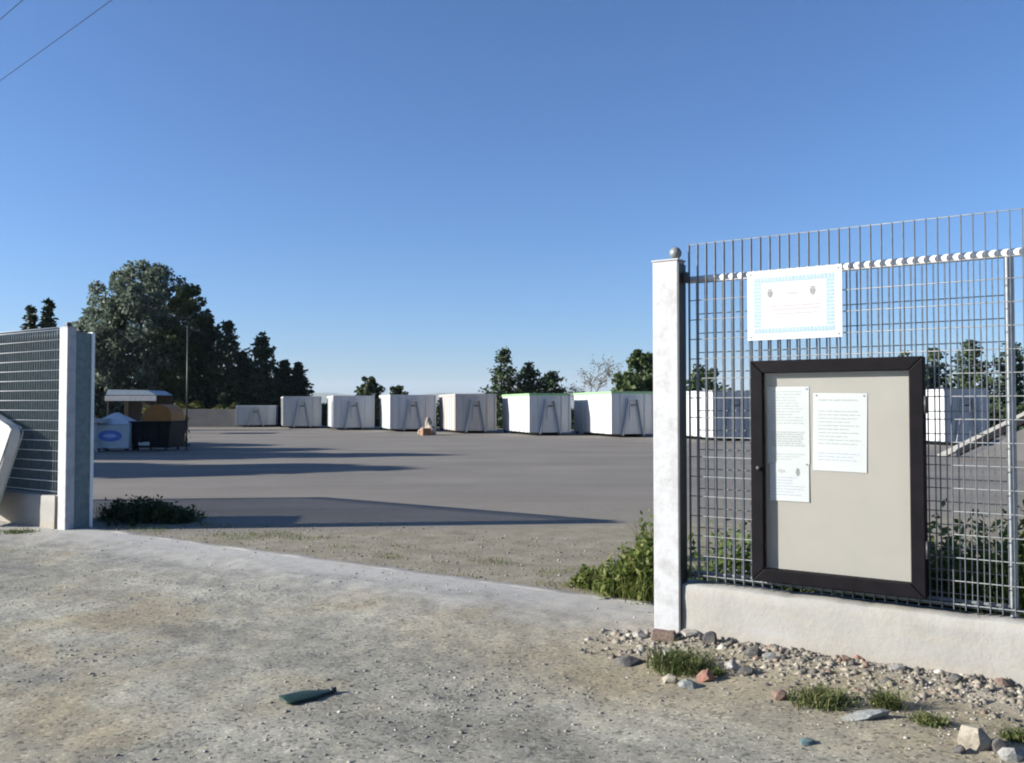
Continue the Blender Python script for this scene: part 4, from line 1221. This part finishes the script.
# thin grass and weeds scattered on the yard's gravel edge
def scatter_grass():
    rng = np.random.default_rng(99); P = []
    while len(P) < 1500:
        t = rng.uniform(0, 1); q = SA.lerp(SB, t) + SN * rng.uniform(0.12, 1.2)
        if mnoise.noise(Vector((q.x * 1.4, q.y * 1.4, 3))) < 0.12 and t < 0.9: continue
        P.append((q.x, q.y, -0.02))
    V, F = blades(rng, np.array(P), 0.05, 0.003, 0.8)
    kind(tag(obj('sparse_grass', np_mesh('sparse_grass', V, F), 'leaf_weed'), 'sparse dry grass on the gravel inside the gateway', 'grass'), 'stuff')
scatter_grass()

# ------------------------------------------------------------------ stones
def stone_mesh(sx, sy, sz, seed, rough=0.28, sub=2):
    bm = bmesh.new()
    rs_ = random.Random(seed * 7 + 1)
    for k in range(30):
        z = rs_.uniform(-1, 1); a = rs_.uniform(0, 6.283); q = math.sqrt(1 - z * z)
        bm.verts.new((q * math.cos(a), q * math.sin(a), z))
    ch = bmesh.ops.convex_hull(bm, input=bm.verts[:])
    bmesh.ops.delete(bm, geom=[v for v in bm.verts if not v.link_faces], context='VERTS')
    off = Vector((seed * 5.3, seed * 2.9, seed))
    for v in bm.verts:
        n = 1 + rough * mnoise.noise(v.co * 1.3 + off) + rough * 0.5 * mnoise.noise(v.co * 3.1 + off)
        c = v.co * n
        v.co = Vector((c.x * sx, c.y * sy, (c.z + 0.45) * sz))
    return bm
def stone(px, py, w, h, mat, label, seed, rz=0.0, name='stone', dp=0.8, cat='stone'):
    p = G(px, py); m = p.y / FPX
    sx = w * m / 1.9; sz = h * m / 1.45
    o = obj(name, stone_mesh(sx, sx * dp, sz, seed), mat)
    o.location = (p.x, p.y, gz(p) - 0.22 * sz); o.rotation_euler = (0.15 * math.sin(seed), 0.15 * math.cos(seed * 2), rz)
    return tag(o, label, cat, 'stones lying by the wall')
stone(629, 660, 28, 8, 'stone_dark', 'dark flat stone left of the right pillar foot', 1, 0.2)
stone(706, 680, 18, 13, 'brick_red', 'red brick fragment beside the grass tuft', 2, 0.4)
stone(689, 686, 24, 8, 'stone_blue', 'pale bluish flat stone touching the red fragment', 3, 0.1)
stone(733, 672, 20, 11, 'stone_pale', 'white stone right of the red fragment', 4, -0.5)
stone(711, 648, 15, 12, 'stone_dark', 'dark stone under the wall by the pillar', 5)
stone(746, 677, 17, 10, 'stone_dark', 'dark stone right of the white stone', 6, 0.3)
stone(670, 680, 16, 10, 'stone_cream', 'cream stone at left end of grass tuft', 7)
stone(753, 660, 18, 9, 'stone_dark', 'dark stone lying closest under the wall middle left', 8, -0.2)
stone(779, 701, 17, 11, 'brick_brown', 'brown brick crumb alone in the dirt', 9)
stone(690, 642, 22, 8, 'stone_pale', 'pale mortar lump at the foot of the right pillar', 10, 0.3)
stone(866, 722, 50, 9, 'stone_blue', 'long flat grey slab between two grass tufts', 11, -0.05, dp=0.35)
stone(976, 750, 34, 24, 'stone_cream', 'large pale boulder at the bottom right', 12, 0.3)
stone(1012, 761, 28, 16, 'stone_grey', 'pale rock in bottom right corner', 13)
stone(998, 753, 18, 15, 'stone_dark', 'dark rock between the two pale boulders', 14)
stone(960, 755, 14, 9, 'stone_dark', 'small dark rock left of the large pale boulder', 15)
stone(845, 668, 14, 7, 'brick_brown', 'small reddish brown stone under the wall, left of pair', 16)
stone(859, 667, 13, 7, 'brick_red', 'small reddish stone under the wall, right of pair', 17)
stone(668, 655, 16, 8, 'stone_grey', 'grey stone in front of the brick piece', 18)
stone(770, 664, 14, 8, 'stone_grey', 'grey stone close under the wall', 19)
stone(897, 676, 15, 9, 'stone_grey', 'grey stone under the wall right of reddish pair', 20)
stone(955, 688, 16, 9, 'stone_dark', 'dark stone under the right part of wall', 21)
stone(1003, 692, 16, 9, 'brick_brown', 'brown stone under the wall at right picture edge', 22)
stone(640, 640, 14, 8, 'stone_pale', 'small pale stone left of the brick piece', 23)
def brick_piece():
    p = G(662, 641)
    bm = box(-0.075, 0.075, -0.05, 0.05, 0, 0.055, 0.008)
    bmesh.ops.subdivide_edges(bm, edges=bm.edges[:], cuts=2, use_grid_fill=True)
    for v in bm.verts: v.co += Vector((mnoise.noise(v.co * 30), mnoise.noise(v.co * 30 + Vector((5, 0, 0))), mnoise.noise(v.co * 22))) * 0.007
    o = obj('broken_brick', bm, 'brick_brown')
    o.location = (p.x - 0.0, p.y - 0.06, gz(p) - 0.004); o.rotation_euler = (0.05, 0.03, -0.3)
    tag(o, 'broken brown brick lying against the right pillar foot', 'brick')
brick_piece()
# crushed dark green bottle
def bottle():
    p = G(308, 698)
    prof = [(-0.145, 0.018), (-0.135, 0.04), (-0.10, 0.046), (-0.02, 0.043), (0.03, 0.04), (0.065, 0.026), (0.095, 0.018), (0.135, 0.018), (0.14, 0.010)]
    bm = bmesh.new(); rows = []
    for i, (x, r) in enumerate(prof):
        row = []
        for k in range(12):
            a = 6.283 * k / 12
            wob = 1 + 0.22 * mnoise.noise(Vector((x * 20, math.cos(a), math.sin(a))))
            row.append(bm.verts.new((x, r * math.cos(a) * wob * 1.75, 0.011 + r * math.sin(a) * 0.27 * wob)))
        rows.append(row)
    for i in range(len(rows) - 1):
        for k in range(12):
            bm.faces.new((rows[i][k], rows[i + 1][k], rows[i + 1][(k + 1) % 12], rows[i][(k + 1) % 12]))
    bm.faces.new(rows[0]); bm.faces.new(rows[-1][::-1])
    bmesh.ops.recalc_face_normals(bm, faces=bm.faces)
    t = thing('crushed_bottle', 'flattened dark green bottle lying on the gravel in front', 'bottle', (p.x, p.y, gz(p) + 0.003), 0.62)
    obj('body', bm, 'green_glass', t, True)
    obj('cap', tube([(0.128, 0, 0.011), (0.158, 0, 0.011)], 0.0155, 12), 'black_metal', t, True)
bottle()
def scrap():
    p = G(808, 744)
    bm = stone_mesh(0.045, 0.032, 0.014, 44, 0.4)
    o = obj('plastic_scrap', bm, 'teal_plastic', None, True)
    o.location = (p.x, p.y, gz(p)); o.rotation_euler = (0, 0, 0.4)
    tag(o, 'crumpled teal plastic scrap on the dirt at the bottom', 'litter')
scrap()

# rubble and pebbles nobody could count
def pebbles(name, label, pts, smin, smax, seed, mat, flat=0.6, angular=False):
    rng = np.random.default_rng(seed)
    n = len(pts); P = np.asarray(pts)
    base = np.array([(1, 0, 0), (-1, 0, 0), (0, 1, 0), (0, -1, 0), (0, 0, 1), (0, 0, -1)], float)
    tri = np.array([(0, 2, 4), (2, 1, 4), (1, 3, 4), (3, 0, 4), (2, 0, 5), (1, 2, 5), (3, 1, 5), (0, 3, 5)])
    # one subdivision of an octahedron, pushed out of round
    mids = {}; vb = [tuple(v) for v in base]; tf = []
    def mid(i, j):
        k = (min(i, j), max(i, j))
        if k not in mids:
            m = np.array(vb[i]) + np.array(vb[j]); m /= np.linalg.norm(m); vb.append(tuple(m)); mids[k] = len(vb) - 1
        return mids[k]
    for a, b, c in (tri if not angular else ()):
        ab, bc, ca = mid(a, b), mid(b, c), mid(c, a)
        tf += [(a, ab, ca), (ab, b, bc), (ca, bc, c), (ab, bc, ca)]
    vb = np.array(vb); tf = np.array(tf if len(tf) else tri); nv = len(vb)
    if angular:
        vb = vb * 1.2
    s = smin * (smax / smin) ** (rng.uniform(0, 1, n) ** 2.2)
    sc = np.stack([s * rng.uniform(0.7, 1.3, n), s * rng.uniform(0.6, 1.1, n), s * flat * rng.uniform(0.6, 1.2, n)], 1)
    jit = rng.uniform(0.55, 1.3, (n, nv, 1)) + (rng.normal(scale=0.2, size=(n, nv, 3)) if angular else 0)
    V = vb[None] * jit * sc[:, None, :]
    a = rng.uniform(0, 6.283, n); ca, sa = np.cos(a)[:, None], np.sin(a)[:, None]
    x = V[:, :, 0] * ca - V[:, :, 1] * sa; y = V[:, :, 0] * sa + V[:, :, 1] * ca
    V = np.stack([x, y, V[:, :, 2]], 2) + P[:, None, :]
    F = (tf[None] + (np.arange(n) * nv)[:, None, None]).reshape(-1, 3)
    o = obj(name, np_mesh(name, V.reshape(-1, 3), F), mat)
    tag(o, label, 'gravel'); kind(o, 'stuff')
    return o
def pebble_mat(name, stops):
    m, nt, p, o = new_mat(name)
    g_ = N(nt, 'ShaderNodeNewGeometry')
    c = ramp(nt, g_.outputs['Random Per Island'], stops)
    n = tex_noise(nt, g_.outputs['Position'], 90, 4, 0.7)
    c = mixc(nt, 0.6, c, ramp(nt, n, [(0.3, (0.6, 0.6, 0.6)), (0.7, (1.3, 1.3, 1.3))]), 'MULTIPLY')
    nt.links.new(c, p.inputs['Base Color']); p.inputs['Roughness'].default_value = 0.9
pebble_mat('pebble_mix', [(0.0, (0.077, 0.077, 0.077)), (0.2, (0.154, 0.149, 0.137)), (0.5, (0.220, 0.209, 0.187)), (0.85, (0.286, 0.275, 0.242)), (1.0, (0.418, 0.401, 0.363))])
pebble_mat('rubble_mix', [(0.0, (0.048, 0.047, 0.046)), (0.15, (0.115, 0.106, 0.091)), (0.5, (0.202, 0.180, 0.141)), (0.8, (0.259, 0.232, 0.187)), (0.87, (0.182, 0.118, 0.087)), (0.92, (0.240, 0.218, 0.182)), (1.0, (0.403, 0.379, 0.328))])
def scatter():
    rng = np.random.default_rng(5)
    pts = []
    while len(pts) < 4200:          # loose stones over the apron, denser in patches
        y = 3.4 + 9.5 * rng.uniform() ** 1.5; x = rng.uniform(-0.62, 0.62) * y
        p = Vector((x, y, 0))
        sx, sy = to_sill(p)
        if sy > -0.05: continue
        w = (p - PR).dot(FB)
        if w > -0.02 and (p - PR).dot(FD) > 0: continue
        if mnoise.noise(Vector((x * 0.8, y * 0.8, 1.5))) + rng.uniform(-0.5, 0.5) < 0.05: continue
        pts.append((x, y, apron_h(sx, sy) + 0.001))
    pebbles('loose_gravel', 'loose small grey gravel strewn over the apron', pts, 0.003, 0.014, 1, 'pebble_mix')
    pts = []
    while len(pts) < 7500:          # rubble bank along the foot of the wall
        x = rng.uniform(-0.35, 5.0); q = rng.uniform(0, 1) ** 1.4
        y = 0.02 - q * (0.62 + 0.3 * mnoise.noise(Vector((x * 1.3, 2, 0))))
        if x < 0.2 and y > -0.03: continue
        p = PR + FD * x + FB * y
        hgt = 0.012 * max(0.0, 1 - q * 1.25) * min(1.0, max(0.0, (x + 0.3) / 0.5))
        pts.append((p.x, p.y, gz(p) - 0.004 + hgt * rng.uniform(0.0, 1.0)))
    pebbles('rubble', 'bank of broken stones and brick crumbs along the base wall', pts, 0.004, 0.034, 2, 'rubble_mix', 0.7, True)
    pts = []
    while len(pts) < 3200:          # coarse gravel between the sill and the asphalt
        t = rng.uniform(-0.02, 1.05); q = SA.lerp(SB, t) + SN * (0.12 + 2.6 * rng.uniform() ** 1.3)
        if q.y > 12.2: continue
        pts.append((q.x, q.y, -0.018))
    pebbles('coarse_gravel', 'coarse tan gravel just inside the gateway', pts, 0.004, 0.018, 3, 'rubble_mix', 0.6, True)
scatter()

# ------------------------------------------------------------------ overhead cables
def cables():
    a, b = G(0, 76, 7.6), G(106, 0, 7.6)
    d = (b - a).normalized()
    p0, p1 = a - d * 46, a + d * 34
    off = Vector((-d.y, d.x, 0))
    a2 = G(8, 8, 7.6)
    o2 = (a2 - a).dot(off)
    for k, (o_, lab) in enumerate(((0.0, 'dark overhead cable crossing the upper left sky'), (o2, 'second overhead cable clipping the top left corner'))):
        pts = []
        for i in range(41):
            f = i / 40
            p = p0.lerp(p1, f) + off * o_
            p.z = 7.6 + 0.55 * ((2 * f - 1) ** 2) - 0.1
            pts.append(p)
        tag(obj('overhead_cable', tube(pts, 0.006, 6), 'cable', None, True), lab, 'cable', 'overhead cables')
    for p, lab in ((p0, 'utility pole far outside the left of view holding the cables'), (p1, 'utility pole behind the viewer holding the cables')):
        q = p + off * (o2 * 0.5)
        t = thing('utility_pole', lab, 'pole', (q.x, q.y, -0.1), math.atan2(off.y, off.x), 'utility poles')
        obj('shaft', tube([(0, 0, 0), (0, 0, 8.6)], [0.14, 0.09], 10), 'dark_wood', t, True)
        hw2 = abs(o2) * 0.5 + 0.2
        obj('crossarm', box(-hw2, hw2, -0.05, 0.05, 8.02, 8.12), 'dark_wood', t)
cables()

# ------------------------------------------------------------------ air
def haze():
    m = bpy.data.materials.new('haze_air'); m.use_nodes = True
    nt = m.node_tree; nt.nodes.clear()
    o = N(nt, 'ShaderNodeOutputMaterial')
    v = N(nt, 'ShaderNodeVolumePrincipled')
    v.inputs['Color'].default_value = (0.80, 0.88, 1.0, 1)
    v.inputs['Density'].default_value = 0.00006
    nt.links.new(v.outputs[0], o.inputs['Volume'])
    MATS['haze_air'] = m
    h = obj('haze', box(-9600, 9600, -3200, 9600, -1.2, 245), 'haze_air')
    kind(h, 'stuff'); h['label'] = 'thin pale haze veiling the far hills'; h['category'] = 'haze'
haze()
